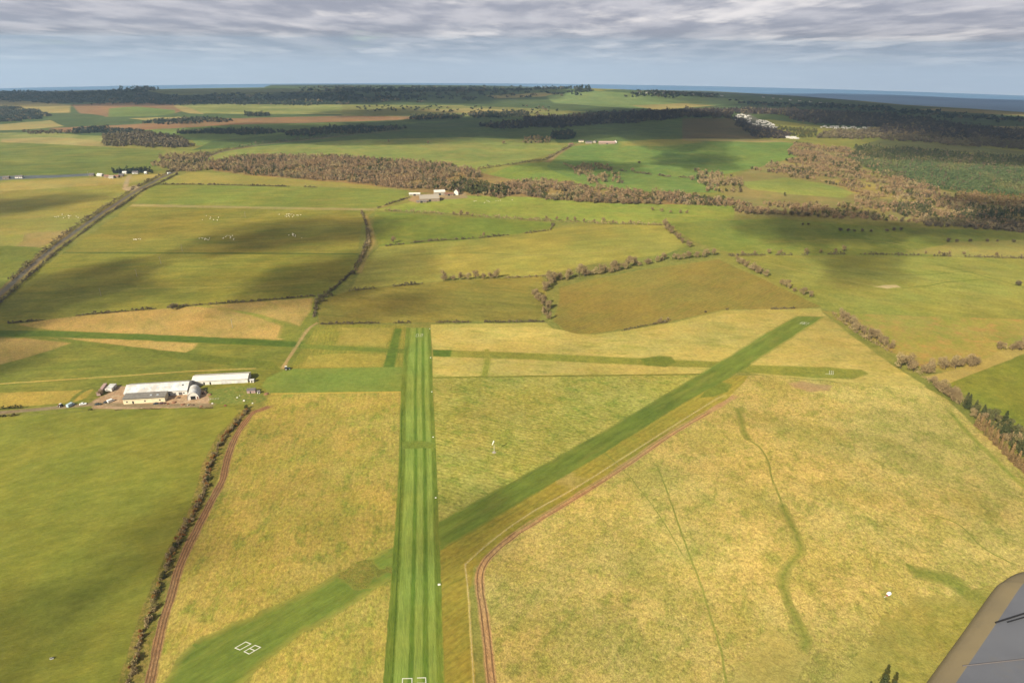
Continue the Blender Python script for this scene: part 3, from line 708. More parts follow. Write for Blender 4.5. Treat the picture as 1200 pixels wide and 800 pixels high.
def cone_pts(n, h, r, base=.08):
    u = rng.uniform(0, 1, n) ** 1.35
    z = (base + (1 - base) * u) * h
    tier = .8 + .3 * np.cos(u * 38 + rng.uniform(0, 6)) * rng.uniform(.7, 1.2, n)
    rad = r * (1 - u) ** .65 * tier * np.sqrt(rng.uniform(.25, 1, n)) + .08
    t = rng.uniform(0, 2 * math.pi, n)
    return np.column_stack([rad * np.cos(t), rad * np.sin(t), z])

def trunk(h, r, top, limbs, spread):
    m = MB(); m.tube((0, 0, -.6), (0, 0, h * .35), r, r * .75, 7, False); m.tube((0, 0, h * .35), (.2, .1, h * top), r * .75, r * .2, 6)
    for i in range(limbs):
        a = i * 2.4 + random.random(); z0 = h * random.uniform(.22, .5)
        e = (math.cos(a) * spread * random.uniform(.5, .9), math.sin(a) * spread * random.uniform(.5, .9), z0 + h * random.uniform(.2, .4))
        m.tube((0, 0, z0), e, r * .45, r * .12, 5)
        e2 = (e[0] * 1.25 + random.uniform(-1, 1), e[1] * 1.25 + random.uniform(-1, 1), e[2] + h * .12)
        m.tube(e, e2, r * .13, r * .05, 4)
    return m

def make_bare(mat, h, r, n, q, lab, name='bare_tree'):
    o = empty(name)
    tag(o, lab, 'tree')
    trunk(h, .3, .85, 7, r).build('trunk', M_TRUNK, o)
    v, f = quads(crown_pts(n, h, r, .18, 10), q)
    mesh_obj('crown', v, f, mat, o)
    reg(o); return o
def make_con(mat, h, r, n, q, lab, name='conifer_tree', base=.1):
    o = empty(name); tag(o, lab, 'tree')
    m = MB(); m.tube((0, 0, -.5), (0, 0, h * .96), .22, .04, 6); m.build('trunk', M_TRUNK, o)
    v, f = quads(cone_pts(n, h, r, base), q)
    mesh_obj('crown', v, f, mat, o)
    reg(o); return o
def make_bush(mat, h, r, n, q, name, lab):
    o = empty(name); tag(o, lab, 'shrub')
    c = crown_pts(n, h, r, -.12, 7); c[:, 2] = np.clip(c[:, 2], .02, None)
    v, f = quads(c, q); mesh_obj('foliage', v, f, mat, o)
    m = MB()
    for i in range(4):
        a = i * 1.6; m.tube((0, 0, -.2), (math.cos(a) * r * .4, math.sin(a) * r * .4, h * .6), .07, .03, 4)
    m.build('stem', M_TRUNK, o)
    reg(o); return o

PROTO = {
    'bare': [make_bare(M_BARE, 11.5, 6.3, 1500, .29, 'x') for _ in range(5)],
    'wood': [make_bare(M_BARE2, 10.5, 5.6, 420, .62, 'x') for _ in range(5)],
    'dark': [make_bare(M_DARKT, 10.5, 6.2, 800, .46, 'x', 'dark_tree') for _ in range(2)],
    'con': [make_con(M_CON, 15, 3.0, 800, .46, 'x') for _ in range(3)],
    'larch': [make_con(M_LARCH, 13, 2.4, 520, .36, 'x', 'larch_tree', .03) for _ in range(3)],
    'ever': [make_bare(M_EVER, 11, 4.4, 1000, .38, 'x', 'evergreen_tree') for _ in range(3)],
    'gorse': [make_bush(M_GORSE, 2.0, 1.5, 260, .2, 'russet_shrub', 'x') for _ in range(2)],
    'grey': [make_bush(M_GREY, 2.4, 1.8, 330, .2, 'grey_shrub', 'x') for _ in range(2)],
    'ivy': [make_bush(M_IVY, 2.6, 1.8, 380, .22, 'green_shrub', 'x') for _ in range(2)],
}
_used = set()
def place(kind, x, y, s, label, group=None, sz=None):
    P = PROTO[kind]; i = random.randrange(len(P)); p = P[i]
    if p.name in _used: o = copy_tree(p)
    else: _used.add(p.name); o = p
    o.location = on(x, y, -.05); o.rotation_euler = (0, 0, random.uniform(0, 6.28))
    o.scale = (s, s, sz or s * random.uniform(.85, 1.15))
    o['label'] = label
    if group: o['group'] = group
    return o

def treeline(px, step, kind, s, label, group, wob=1.5, skip=0.0):
    pts = [G(*p) for p in px]
    kinds = kind if isinstance(kind, (list, tuple)) else [kind]
    acc = 0; c = 0
    for a, b in zip(pts[:-1], pts[1:]):
        L = math.dist(a, b); t = acc
        while t < L:
            u = t / L
            if random.random() >= skip:
                place(random.choice(kinds), a[0] + (b[0] - a[0]) * u + random.uniform(-wob, wob), a[1] + (b[1] - a[1]) * u + random.uniform(-wob, wob), s * random.uniform(.72, 1.2), label, group); c += 1
            t += step * random.uniform(.7, 1.3)
        acc = t - L
    return c

def bushes_mesh(centres, h, r, n, q):
    vs, fs, k = [], [], 0
    for x, y, s in centres:
        c = crown_pts(n, h * s, r * s, -.15, 5); c[:, 2] = np.clip(c[:, 2], .02, None)
        v, f = quads(c, q * s); z = float(HT(x, y))
        vs.append(v + np.array([x, y, z])); fs.append(f + k); k += len(v)
    return np.vstack(vs), np.vstack(fs)

def hedge(px, h, w, mat, label, gap=.0, dens=1.0, off=0.0, name='hedge', group=None):
    pts = [G(*p) for p in px]
    cs = []
    for a, b in zip(pts[:-1], pts[1:]):
        L = math.dist(a, b); st = w * .75
        nx, ny = -(b[1] - a[1]) / L, (b[0] - a[0]) / L
        for i in range(max(1, int(L / st))):
            u = (i + .5) * st / L
            x, y = a[0] + (b[0] - a[0]) * u + nx * off, a[1] + (b[1] - a[1]) * u + ny * off
            gn = noise.noise(Vector((x / 22, y / 22, 1.7))) * .5 + .5
            if gn < gap: continue
            cs.append((x + random.uniform(-.4, .4) * w * .4, y + random.uniform(-.4, .4) * w * .4, random.uniform(.5, 1.35) * (.6 + .8 * gn)))
    if not cs: return
    h *= 1.6; w *= 1.4
    d = math.hypot(cs[0][0], cs[0][1])
    n = int(max(14, 60 * dens * (600 / d))); q = max(.16, .30 * d / 600)
    v, f = bushes_mesh(cs, h, w / 2, n, q)
    o = mesh_obj(name, v, f, mat)
    tag(o, label, 'hedge', group)
    return o

# far / mid woods as stuff, with the nearest trees as individuals
def scatter(poly_px, spacing, rag=0.0):
    poly = [G(*p) for p in poly_px]
    if rag: poly = resample(poly, True, rag, .01, 8)
    P = np.asarray(poly); lo, hi = P.min(0), P.max(0)
    nx = int((hi[0] - lo[0]) / spacing) + 1; ny = int((hi[1] - lo[1]) / spacing) + 1
    gx, gy = np.meshgrid(np.arange(nx), np.arange(ny))
    pts = np.column_stack([gx.ravel(), gy.ravel()]).astype(float) + rng.uniform(-.48, .48, (nx * ny, 2))
    pts = pts * spacing + lo
    return pts[inside(pts, poly)]

def wood(poly_px, kind, spacing, h, r, label, n=40, q=None, name='woodland', mat=None, gap=0.0, indiv=0, ikind=None, ilabel=None, iscale=1):
    pts = scatter(poly_px, spacing, spacing * .9)
    if gap > 0:
        keep = np.array([noise.noise(Vector((p[0] / 45, p[1] / 45, 2.2))) * .5 + .5 + random.uniform(-.08, .08) > gap for p in pts])
        pts = pts[keep]
    if len(pts) == 0: return
    pts = pts[np.argsort(np.hypot(pts[:, 0], pts[:, 1]))]
    for p in pts[:indiv]:
        place(random.choice((ikind, ikind, 'bare', 'dark')), p[0], p[1], iscale * random.uniform(.75, 1.15), ilabel, ilabel)
    pts = pts[indiv:]
    if len(pts) == 0: return
    vs, fs, k = [], [], 0
    protos = []
    for _ in range(8):
        c = cone_pts(n, 1, 1, .05) if kind == 'cone' else crown_pts(n, 1.0, 1.0, .02, 6)
        if kind == 'cone': c[:, :2] *= 1
        protos.append(c)
    qq = q or r * .3
    for i, (x, y) in enumerate(pts):
        s = random.uniform(.55, 1.2) if random.random() < .85 else random.uniform(1.2, 1.6)
        c = protos[random.randrange(8)]
        a = random.uniform(0, 6.28); ca, sa = math.cos(a), math.sin(a)
        c = np.column_stack([(c[:, 0] * ca - c[:, 1] * sa) * r * s, (c[:, 0] * sa + c[:, 1] * ca) * r * s, c[:, 2] * h * s])
        c[:, 0] += x; c[:, 1] += y; c[:, 2] += float(HT(x, y))
        vs.append(c)
    C = np.vstack(vs)
    v, f = quads(C, qq)
    o = mesh_obj(name, v, f, mat)
    if mat in (M_BARE2, M_BARE):
        for m_ in (M_DARKT, M_IVY, M_PALE): o.data.materials.append(m_)
        patch = np.array([noise.noise(Vector((x / 60, y / 60, 5.5))) for x, y in pts])
        r_ = rng.uniform(0, 1, len(pts)) + patch * .5
        mi = np.where(r_ < .68, 0, np.where(r_ < .86, 1, np.where(r_ < .9, 3, 2)))
        o.data.polygons.foreach_set('material_index', np.repeat(mi, n).astype(np.int32))
    elif mat in (M_CONL, M_CON, M_RIDGE, M_CONF):
        o.data.materials.append(M_DARKT)
        o.data.polygons.foreach_set('material_index', np.repeat((rng.uniform(0, 1, len(pts)) < .14).astype(np.int32), n))
    tag(o, label, 'woodland', kind='stuff')
    return len(pts)

wood([(240, 190), (290, 183), (380, 183), (440, 187), (520, 192), (560, 202), (548, 224), (480, 223), (400, 213), (300, 206), (250, 199)], 'r', 7, 7, 4.0, 'belt of bare brown trees crossing the picture behind the farm', n=70, q=.8, mat=M_BARE2, gap=.34,
     indiv=45, ikind='wood', ilabel='bare tan tree on the near edge of the belt west of the farm', iscale=.8)
wood([(600, 214), (640, 212), (700, 220), (780, 226), (860, 236), (862, 243), (780, 240), (700, 238), (610, 232), (550, 230), (560, 220)], 'r', 6.8, 6.8, 3.9, 'bare brown woodland strip east of the farm', n=70, q=.8, mat=M_BARE2, gap=.33,
     indiv=50, ikind='wood', ilabel='bare tan tree on the near edge of the strip east of the farm', iscale=.8)
wood([(930, 168), (990, 174), (1020, 186), (1050, 206), (1120, 228), (1200, 236), (1400, 256), (1400, 296), (1200, 272), (1080, 262), (1000, 257), (860, 250), (860, 238), (930, 240), (1000, 240), (1010, 228), (960, 212), (900, 204), (880, 198), (935, 184)],
     'r', 7.5, 6, 3.8, 'wide bare brown scrub wood on the rolling ground to the east', n=55, q=.85, mat=M_BARE2, gap=.44,
     indiv=50, ikind='wood', ilabel='bare tan tree on the near edge of the eastern scrub wood', iscale=.75)
wood([(820, 200), (850, 205), (880, 212), (870, 228), (835, 226), (810, 212)], 'r', 10, 7, 4.5, 'bare trees at the foot of the bright green hill', n=80, q=.9, mat=M_BARE, gap=.35)
wood([(680, 190), (740, 196), (740, 214), (700, 214), (660, 200)], 'r', 11, 7, 4.5, 'scattered bare scrub on the slope below the hilltop farm', n=80, q=.9, mat=M_BARE, gap=.52)
wood([(990, 186), (1060, 190), (1200, 198), (1400, 215), (1400, 248), (1200, 230), (1120, 224), (1040, 206)], 'cone', 6.5, 7.5, 3.0, 'green conifer plantation on the right hillside', n=30, mat=M_CONL, name='plantation', q=1.0, gap=.15)
wood([(1000, 172), (1100, 178), (1200, 186), (1400, 198), (1400, 212), (1200, 197), (1060, 189), (990, 184)], 'cone', 8, 9, 3.6, 'dark conifer plantation behind the green one', n=26, mat=M_CON, name='plantation', q=1.2, gap=.2)
wood([(1115, 226), (1200, 232), (1400, 250), (1400, 262), (1200, 244), (1110, 236)], 'cone', 7, 8, 2.8, 'golden larch plantation below the green conifers', n=28, mat=M_LARCH, name='plantation', q=.9)
wood([(1140, 243), (1200, 250), (1400, 262), (1400, 282), (1200, 264), (1130, 256)], 'cone', 7, 9, 3.4, 'very dark conifer stand at the right edge', n=34, mat=M_CON, name='plantation', q=1.0, gap=.3)
wood([(1048, 238), (1095, 243), (1096, 255), (1060, 254), (1046, 248)], 'cone', 5.5, 7, 3.2, 'compact dark green conifer block in the brown scrub', n=40, mat=M_CON, name='plantation', q=.8)
wood([(1088, 256), (1200, 262), (1400, 280), (1400, 288), (1200, 273), (1086, 264)], 'r', 7, 6, 4, 'dark bare tree strip below the dark conifers', n=40, mat=M_DARKT)
# dark ridge woods
wood([(640, 138), (740, 133), (800, 130), (860, 130), (858, 140), (800, 138), (770, 142), (700, 146), (640, 150), (560, 150), (600, 143)], 'r', 15, 12, 9, 'dark woodland ridge left of the caravan park', n=26, mat=M_RIDGE)
wood([(858, 130), (920, 129), (1000, 135), (1120, 146), (1200, 158), (1400, 172), (1400, 180), (1200, 168), (1100, 160), (1040, 158), (1040, 150), (960, 146), (900, 134), (868, 133)], 'r', 14, 14, 8, 'dark woodland ridge behind the caravan park', n=26, mat=M_RIDGE)
wood([(1036, 152), (1120, 158), (1200, 166), (1400, 180), (1400, 186), (1200, 176), (1100, 168), (1030, 164), (960, 162), (964, 156)], 'r', 12, 9, 7, 'dark plum coloured wood below the caravan rows', n=26, mat=M_DARKT)
wood([(858, 140), (866, 138), (905, 154), (930, 160), (925, 163), (890, 162)], 'r', 11, 9, 6, 'tree screen in front of the caravan park', n=26, mat=M_RIDGE)
wood([(905, 150), (960, 152), (964, 162), (930, 162)], 'r', 13, 7, 5, 'olive trees between the caravan park and the white buildings', n=26, mat=M_IVY, gap=.4)
wood([(-200, 112), (0, 108.5), (110, 109), (200, 111), (400, 112), (470, 114), (440, 121), (300, 122), (230, 121), (120, 119), (20, 120), (-200, 119)], 'r', 42, 10, 24, 'far blue green forest across the left horizon', n=14, mat=M_CONF, q=6, gap=.47)
wood([(350, 103), (500, 102), (620, 103), (700, 107), (650, 109), (560, 112), (500, 118), (420, 118), (400, 110)], 'r', 55, 10, 26, 'far forest in the centre below the horizon', n=12, mat=M_CONF, q=6, gap=.5)
wood([(140, 118.5), (150, 116.5), (168, 116.5), (172, 119), (150, 121)], 'r', 22, 16, 14, 'dark wood on the small round hill', n=18, mat=M_CONF, q=4)
wood([(142, 104.5), (160, 103.5), (190, 104.5), (190, 106), (145, 106)], 'r', 45, 22, 24, 'wooded hill on the far left skyline', n=16, mat=M_CONF, q=7)
wood([(690, 106), (700, 105), (705, 107), (692, 108)], 'r', 30, 22, 16, 'clump of trees on the coastal hill', n=20, mat=M_CONF, q=5)
wood([(735, 110), (800, 109.5), (850, 112), (840, 115), (790, 114), (740, 113)], 'r', 30, 10, 12, 'trees around the coastal village', n=16, mat=M_CONF, q=4, gap=.3)
wood([(860, 119), (1000, 124), (1100, 131), (1300, 150), (1300, 154), (1150, 140), (1000, 129), (880, 123)], 'r', 34, 10, 14, 'far belts of trees along the coast', n=12, mat=M_CONF, q=5, gap=.45)
wood([(-60, 128), (0, 127), (55, 131), (62, 136), (40, 140), (0, 144), (-60, 146)], 'r', 14, 9, 8, 'dark wood at the left edge', n=24, mat=M_CONF)
wood([(130, 161), (150, 157), (180, 158), (222, 163), (228, 172), (180, 173), (133, 170)], 'r', 9, 9, 5.5, 'dark rounded wood on the left beyond the green field', n=40, mat=M_DARKT)
wood([(88, 152), (110, 150), (180, 155), (182, 158), (130, 158), (90, 156)], 'r', 10, 8, 5.5, 'dark trees left of the rounded wood', n=30, mat=M_CONF)
wood([(30, 154), (88, 152), (92, 156), (40, 157)], 'r', 13, 6, 5, 'thin line of trees at far left', n=24, mat=M_DARKT, gap=.3)
wood([(210, 154), (300, 152), (330, 156), (300, 158), (212, 157)], 'r', 9, 8, 4.5, 'straight row of trees in the green field', n=28, mat=M_CONF, gap=.15)
wood([(330, 155), (400, 149), (470, 150), (440, 156), (340, 160)], 'r', 13, 8, 6, 'dark shelterbelt beyond the curved road', n=24, mat=M_CONF)
wood([(170, 143), (220, 138), (262, 140), (258, 144), (200, 145), (172, 145)], 'r', 16, 8, 8, 'dark belt between the ploughed fields', n=20, mat=M_CONF, gap=.2)
wood([(290, 134), (318, 133), (318, 137), (294, 137)], 'r', 14, 9, 8, 'small copse in the pale field', n=20, mat=M_CONF)
wood([(470, 137), (540, 135), (535, 139), (470, 141)], 'r', 14, 10, 7, 'black conifer strip left of centre', n=24, mat=M_CONF)
wood([(545, 134), (608, 132), (608, 137), (550, 139)], 'r', 14, 10, 7, 'black conifer strip at centre', n=24, mat=M_CONF)
wood([(648, 163), (650, 156), (664, 155), (672, 160), (668, 164)], 'r', 8, 11, 5.5, 'dark trees at the hilltop farm', n=40, mat=M_CONF)
wood([(615, 163), (648, 160), (648, 168), (620, 170)], 'r', 11, 7, 4.5, 'pale bare trees beside the hilltop farm', n=34, mat=M_BARE, gap=.4)
wood([(180, 192), (200, 182), (235, 180), (245, 190), (240, 200), (205, 201)], 'r', 9, 6.5, 4.2, 'bare trees filling the bend of the road', n=80, q=.9, mat=M_BARE, gap=.3)
wood([(510, 222), (540, 214), (560, 216), (600, 222), (600, 229), (548, 228), (530, 224)], 'r', 8, 9, 5, 'mixed green and brown trees around the farm', n=44, mat=M_IVY, gap=.35)
wood([(400, 124), (640, 127), (640, 132), (400, 132)], 'r', 40, 7, 9, 'scattered trees in the pale far fields', n=14, mat=M_CONF, gap=.55, q=3)
wood([(90, 121), (200, 118.5), (400, 122), (400, 124), (230, 123), (120, 121)], 'r', 26, 9, 9, 'hedgerow trees along the far plough land', n=14, mat=M_CONF, gap=.4, q=3)

# hedgerow trees (individuals)
treeline([(519, 329), (560, 327), (588, 326)], 9, 'bare', .85, 'bare tree in the left half of the hedge above the western ploughed field', 'trees above the western ploughed field')
treeline([(643, 330), (680, 325), (720, 318), (738, 314)], 7, 'bare', 1.05, 'large bare brown tree in the thick line above the eastern ploughed field', 'thick tree line above the eastern ploughed field', wob=3)
treeline([(742, 312), (780, 305), (812, 303), (838, 299)], 8.5, 'bare', .8, 'bare tree near the top corner of the eastern ploughed field', 'trees at the top corner of the eastern ploughed field', wob=3)
treeline([(626, 347), (634, 354), (640, 363), (642, 374)], 6.5, 'bare', .85, 'bare brown tree in the dip between the two ploughed fields', 'tree clump between the ploughed fields', wob=3)
treeline([(650, 326), (646, 334), (636, 342)], 7, 'bare', .8, 'bare tree linking the thick line to the clump in the dip', 'tree clump between the ploughed fields')
treeline([(778, 262), (785, 272), (800, 285), (815, 292)], 11, 'bare', .7, 'bare tree on the tan bank beside the green eastern field', 'trees on the tan bank', wob=3)
treeline([(864, 307), (884, 318), (900, 325)], 7, 'bare', .75, 'bare tree on the upper part of the path beside the ploughed triangle', 'trees along the ploughed triangle', wob=1.5)
treeline([(915, 334), (935, 343), (953, 350)], 8.5, 'bare', .7, 'bare tree on the lower part of the path beside the ploughed triangle', 'trees along the ploughed triangle', wob=1.5, skip=.2)
treeline([(985, 371), (1002, 385), (1022, 397), (1042, 408)], 4.2, 'bare', .8, 'bare brown tree in the hedge at the eastern corner of the airfield', 'hedge trees at the eastern corner', wob=2)
treeline([(1058, 432), (1090, 438)], 4, 'bare', .95, 'bare tree in the left clump by the gateway east of the airfield', 'left gateway clump', wob=3)
treeline([(1104, 432), (1145, 428)], 4, 'bare', .95, 'bare tree in the right clump by the gateway east of the airfield', 'right gateway clump', wob=3)
treeline([(1176, 411), (1215, 407)], 6, 'bare', .8, 'bare tree in the clump at the right edge above the green crop', 'right edge clump', wob=3)
treeline([(1094, 452), (1108, 462), (1124, 474)], 3.6, 'bare', .85, 'bare reddish tree between the gateway and the conifer belt', 'trees before the conifer belt', wob=1.5)
treeline([(1130, 478), (1150, 486), (1175, 502), (1200, 522), (1240, 550)], 2.6, ('ever', 'con', 'ever'), .85, 'dark conifer in the back row of the belt at the right edge', 'conifer belt back row', wob=1.2)
treeline([(1142, 490), (1165, 507), (1190, 526), (1225, 556)], 2.6, ('ever', 'bare', 'con'), .8, 'dark conifer in the middle row of the belt at the right edge', 'conifer belt middle row', wob=1.2)
treeline([(1146, 500), (1168, 522), (1192, 546), (1225, 575)], 1.5, 'larch', .7, 'brown larch in the front row of the belt at the right edge', 'larch row of the belt', wob=1.4)
treeline([(870, 298), (895, 297), (930, 298), (962, 297), (1000, 294)], 17, 'bare', .6, 'bare tree on the long hedge between the eastern fields', 'trees on the long eastern hedge', skip=.1)
treeline([(1060, 297), (1110, 298), (1150, 299), (1200, 302)], 17, 'bare', .55, 'bare tree on the right part of the hedge between the eastern fields', 'trees on the long eastern hedge', skip=.2)
treeline([(985, 271), (1020, 272), (1060, 270)], 12, 'dark', .5, 'dark tree in the shaded hollow below the scrub wood', 'trees in the shaded hollow', skip=.2)
treeline([(1110, 284), (1160, 283), (1200, 284)], 20, 'dark', .5, 'dark tree on the pale rise at the right', 'trees on the pale rise')
treeline([(533, 252), (560, 254)], 9, 'bare', .6, 'bare tree in the hedge in front of the farm', 'trees in front of the farm')
treeline([(640, 258), (700, 261), (745, 263)], 14, 'bare', .6, 'bare tree in the hedge south east of the farm', 'trees in front of the farm')
treeline([(765, 247), (790, 250), (815, 250)], 14, 'bare', .55, 'bare tree in the pale grass below the woodland strip', 'trees below the woodland strip')
for px, py, k, s, lab in [
    (593, 228, 'ever', 1.0, 'tall dark evergreen tree standing to the right of the farm'),
    (919, 230, 'ever', .72, 'single dark green tree on the lime green rise'),
    (461, 285, 'bare', .8, 'pale bare tree alone on the left side of the green field'),
    (566, 278, 'bare', .6, 'pale bare tree alone in the hedge under the green field'),
    (590, 169, 'bare', 1.1, 'pale bare tree alone on the northern pasture'),
    (501, 169, 'bare', .9, 'pale bare tree alone in the dry patch of the northern pasture'),
    (456, 167, 'bare', .8, 'small bare tree at the left of the northern pasture'),
    (741, 201, 'bare', .9, 'bare tree alone on the bright green hill'),
    (749, 192, 'dark', .7, 'dark tree alone on the bright green hill'),
    (203, 363, 'dark', .62, 'dark bush like tree on the fence line left of the farm track'),
    (208, 362, 'bare', .5, 'small bare tree beside the dark one on the fence line'),
    (413, 322, 'dark', .6, 'dark tree beside the farm track bend'),
    (379, 353, 'dark', .55, 'dark tree where the farm track meets the ploughed field'),
    (773, 378, 'bare', .55, 'left bare tree of the pair under the ploughed triangle'),
    (783, 376, 'bare', .45, 'right bare tree of the pair under the ploughed triangle'),
    (826, 366, 'dark', .28, 'tiny dark bush on the verge below the ploughed triangle'),
    (1193, 335, 'dark', .6, 'dark tree at the right edge of the olive field'),
    (940, 264, 'dark', .4, 'tiny dark tree at the top of the eastern green field'),
    (947, 264, 'dark', .4, 'right one of two tiny dark trees at the top of the eastern green field'),
    (118, 463, 'bare', .5, 'bare bush beside the long low trailer'),
]:
    x, y = G(px, py); place(k, x, y, s, lab)
# conifers at the bottom edge
for px, py, s, lab in [(1030, 820, .9, 'tallest dark conifer at the bottom edge of the picture'), (1012, 828, .7, 'left dark conifer at the bottom edge of the picture'),
                       (1042, 822, .75, 'right dark conifer at the bottom edge of the picture')]:
    x, y = G(px, py); place('con', x, y, s, lab)
x, y = G(1045, 822); place('larch', x, y, .5, 'tan larch in front of the conifers at the bottom edge', sz=.42)
x, y = G(904, 815); place('con', x, y, .35, 'small dark conifer just showing at the bottom edge')

# hedges
hedge([(20, 329), (50, 302), (78, 278), (100, 262), (130, 242), (150, 229), (164, 220)], 3.0, 4.0, M_DARKT, 'dark bramble hedge along the left side of the road', gap=.25, off=7)
hedge([(-60, 400), (0, 349), (60, 296), (120, 252), (165, 223), (205, 204)], 2.0, 2.4, M_DARKT, 'thin dark hedge along the right side of the road', gap=.15, off=-6)
hedge([(165, 219), (185, 209), (205, 201), (222, 194)], 3, 4, M_DARKT, 'dark hedge along the road near the hamlet', off=6)
hedge([(236, 186), (262, 177), (300, 170), (340, 165.5), (380, 161.5), (420, 156.5), (470, 152.5)], 4.5, 6, M_DARKT, 'dark hedge following the curving road', off=5, gap=.1)
hedge([(427, 249), (435, 266), (437, 285), (428, 303), (421, 318)], 2.2, 3.4, M_GREY, 'brushy hedge on the right side of the straight farm track', off=-5, gap=.2)
hedge([(424, 249), (430, 266), (430, 285), (424, 300), (412, 320), (392, 338), (372, 352), (368, 372)], 2.0, 3.0, M_DARKT, 'dark hedge winding down beside the farm track', gap=.35)
hedge([(10, 379), (55, 375), (100, 369), (170, 363), (240, 357), (300, 353), (370, 347)], 1.4, 2.0, M_DARKT, 'low dark hedge above the tan rough grass', gap=.3)
hedge([(450, 247), (520, 251), (560, 254), (620, 258), (700, 262), (780, 264)], 2.6, 4, M_BARE, 'brown hedge across the fields in front of the farm', gap=.2)
hedge([(450, 289), (500, 283), (560, 279.5), (620, 273), (645, 270), (649, 262)], 1.8, 3, M_DARKT, 'gappy hedge under the green field', gap=.42)
hedge([(376, 350), (410, 341), (470, 335), (510, 331.5)], 1.8, 3, M_DARKT, 'broken hedge above the western ploughed field', gap=.45)
hedge([(590, 326), (620, 325), (645, 323)], 1.6, 3, M_GREY, 'low hedge between the two tree lines', gap=.2)
hedge([(375, 380), (460, 378.5), (520, 378), (600, 377.5), (640, 377)], 1.3, 2.0, M_DARKT, 'low broken hedge between ploughed field and airfield', gap=.42)
hedge([(728, 388), (760, 381), (785, 377)], 1.4, 2.4, M_DARKT, 'short dark hedge below the ploughed triangle', gap=.2)
hedge([(850, 363), (900, 362.5), (955, 361)], 1.2, 1.8, M_DARKT, 'dotted hedge on the verge below the ploughed triangle', gap=.5)
hedge([(855, 300), (930, 299), (1000, 298), (1100, 300), (1200, 303), (1300, 308)], 2.0, 3.4, M_DARKT, 'long dark hedge between the eastern fields', gap=.42)
hedge([(185, 216.5), (235, 216.5), (300, 218), (390, 220.5)], 1.6, 3, M_DARKT, 'thin hedge near the top of the western fields', gap=.3)
hedge([(975, 368), (1000, 388), (1042, 412), (1072, 434), (1100, 455), (1126, 474)], 2.2, 4.5, M_BARE, 'brown scrub hedge along the eastern edge of the airfield', gap=.3)
hedge([(444, 244), (462, 238), (482, 232)], 2, 3, M_DARKT, 'hedge beside the lane to the farm', gap=.2, off=3)
hedge([(560, 199), (600, 193), (640, 187), (656, 178), (670, 171)], 3, 6, M_DARKT, 'hedge beside the lane climbing to the hilltop farm', gap=.15)
hedge([(660, 192), (690, 207), (705, 220)], 3, 5, M_BARE, 'scrubby hedge between knoll and bright green hill', gap=.2)
hedge([(725, 200), (780, 207), (830, 210)], 2, 4, M_DARKT, 'faint hedge across the bright green hill', gap=.5)
hedge([(135, 480.5), (160, 479), (200, 479), (250, 478)], .3, .9, M_GREY, 'low brown growth along the yard edge', gap=.5)
hedge([(-40, 491), (10, 487.5), (60, 484), (110, 480)], 1.1, 1.8, M_IVY, 'low green growth along the lane', gap=.5)
hedge([(0, 479), (20, 478.5), (28, 478)], 1.4, 1.8, M_IVY, 'short dark hedge on the far side of the lane')
for a, b, lab in (((940, 182), (1010, 200), 'scrub line across the top of the heath'), ((960, 212), (1060, 236), 'scrub line beside the tan clearing')):
    hedge([a, b], 3, 7, M_BARE, lab, gap=.1)

# shrubs on the bank in the lower left
BANK = [(290, 480), (262, 512), (244, 548), (239, 575), (228, 600), (210, 632), (198, 655), (188, 682), (181, 705), (172, 730), (162, 760), (150, 800), (130, 870)]
bp = [G(*p) for p in BANK]
hedge([(290, 481), (262, 512), (244, 548), (239, 575), (228, 600), (210, 632), (198, 655), (188, 682), (181, 705), (172, 730), (162, 760), (150, 800), (130, 870)], .7, 2.2, M_GREY, 'low brown bramble growth along the bank beside the rutted track', gap=.35)
words = {'gorse': 'russet shrub', 'grey': 'grey brown shrub', 'ivy': 'dark green shrub'}
seg = ['near the hangars', 'beside the upper bend of the rutted track', 'level with the middle of the rutted track', 'beside the lower part of the rutted track', 'near the bottom edge by the rutted track']
for i in range(len(bp) - 1):
    a, b = bp[i], bp[i + 1]; L = math.dist(a, b); t = 0
    while t < L:
        gap = noise.noise(Vector((a[0] + t, i, 0)) / 9)
        k = random.choices(['gorse', 'grey', 'ivy'], [.4, .5, .1])[0]
        if gap > -.2:
            u = t / L; sc = random.uniform(.6, 1.25) * (1.1 if i < 1 else 1)
            place(k, a[0] + (b[0] - a[0]) * u + random.uniform(-1.6, 1.6), a[1] + (b[1] - a[1]) * u + random.uniform(-1, 1), sc,
                  '%s on the bank %s' % (words[k], seg[min(4, i * 5 // 12)]), '%ss on the bank %s' % (words[k], seg[min(4, i * 5 // 12)]))
        t += random.uniform(1.0, 2.1)

# drop prototypes never placed
for L in PROTO.values():
    for p in L:
        if p.name not in _used:
            for c in list(KIDS.get(p.name, [])): bpy.data.objects.remove(c)
            bpy.data.objects.remove(p)

# ------------------------------------------------------------------ buildings
M_WHITE = plain('white_sheeting', (234, 226, 214), .55, .12, .35, k=.6)
M_WROOF = plain('pale_roof_sheeting', (226, 226, 226), .55, .16, .16, k=.58, c2=(196, 188, 178))
M_GROOF = plain('grey_fibre_roof', (150, 142, 132), .8, .25, .5)
M_CREAM = plain('cream_block_wall', (226, 208, 170), .8, .12, .4, k=.7)
M_DARK = plain('dark_opening', (40, 40, 42), .6, .2)
M_GLASS = plain('window_glass', (60, 70, 84), .15, .1, spec=.6)
M_PINK = plain('pinkish_boards', (206, 170, 160), .8, .15, 2)
M_TIMB = plain('weathered_timber', (130, 108, 84), .9, .25, 2)
M_SLATE = plain('slate_roof', (120, 112, 112), .7, .2, .3)
M_STONE = plain('stone_wall', (176, 152, 124), .9, .2, .3)
M_TILE = plain('clay_tile_roof', (156, 112, 88), .8, .2, .3)
M_CONC = plain('pale_concrete', (190, 176, 156), .9, .15, 1)
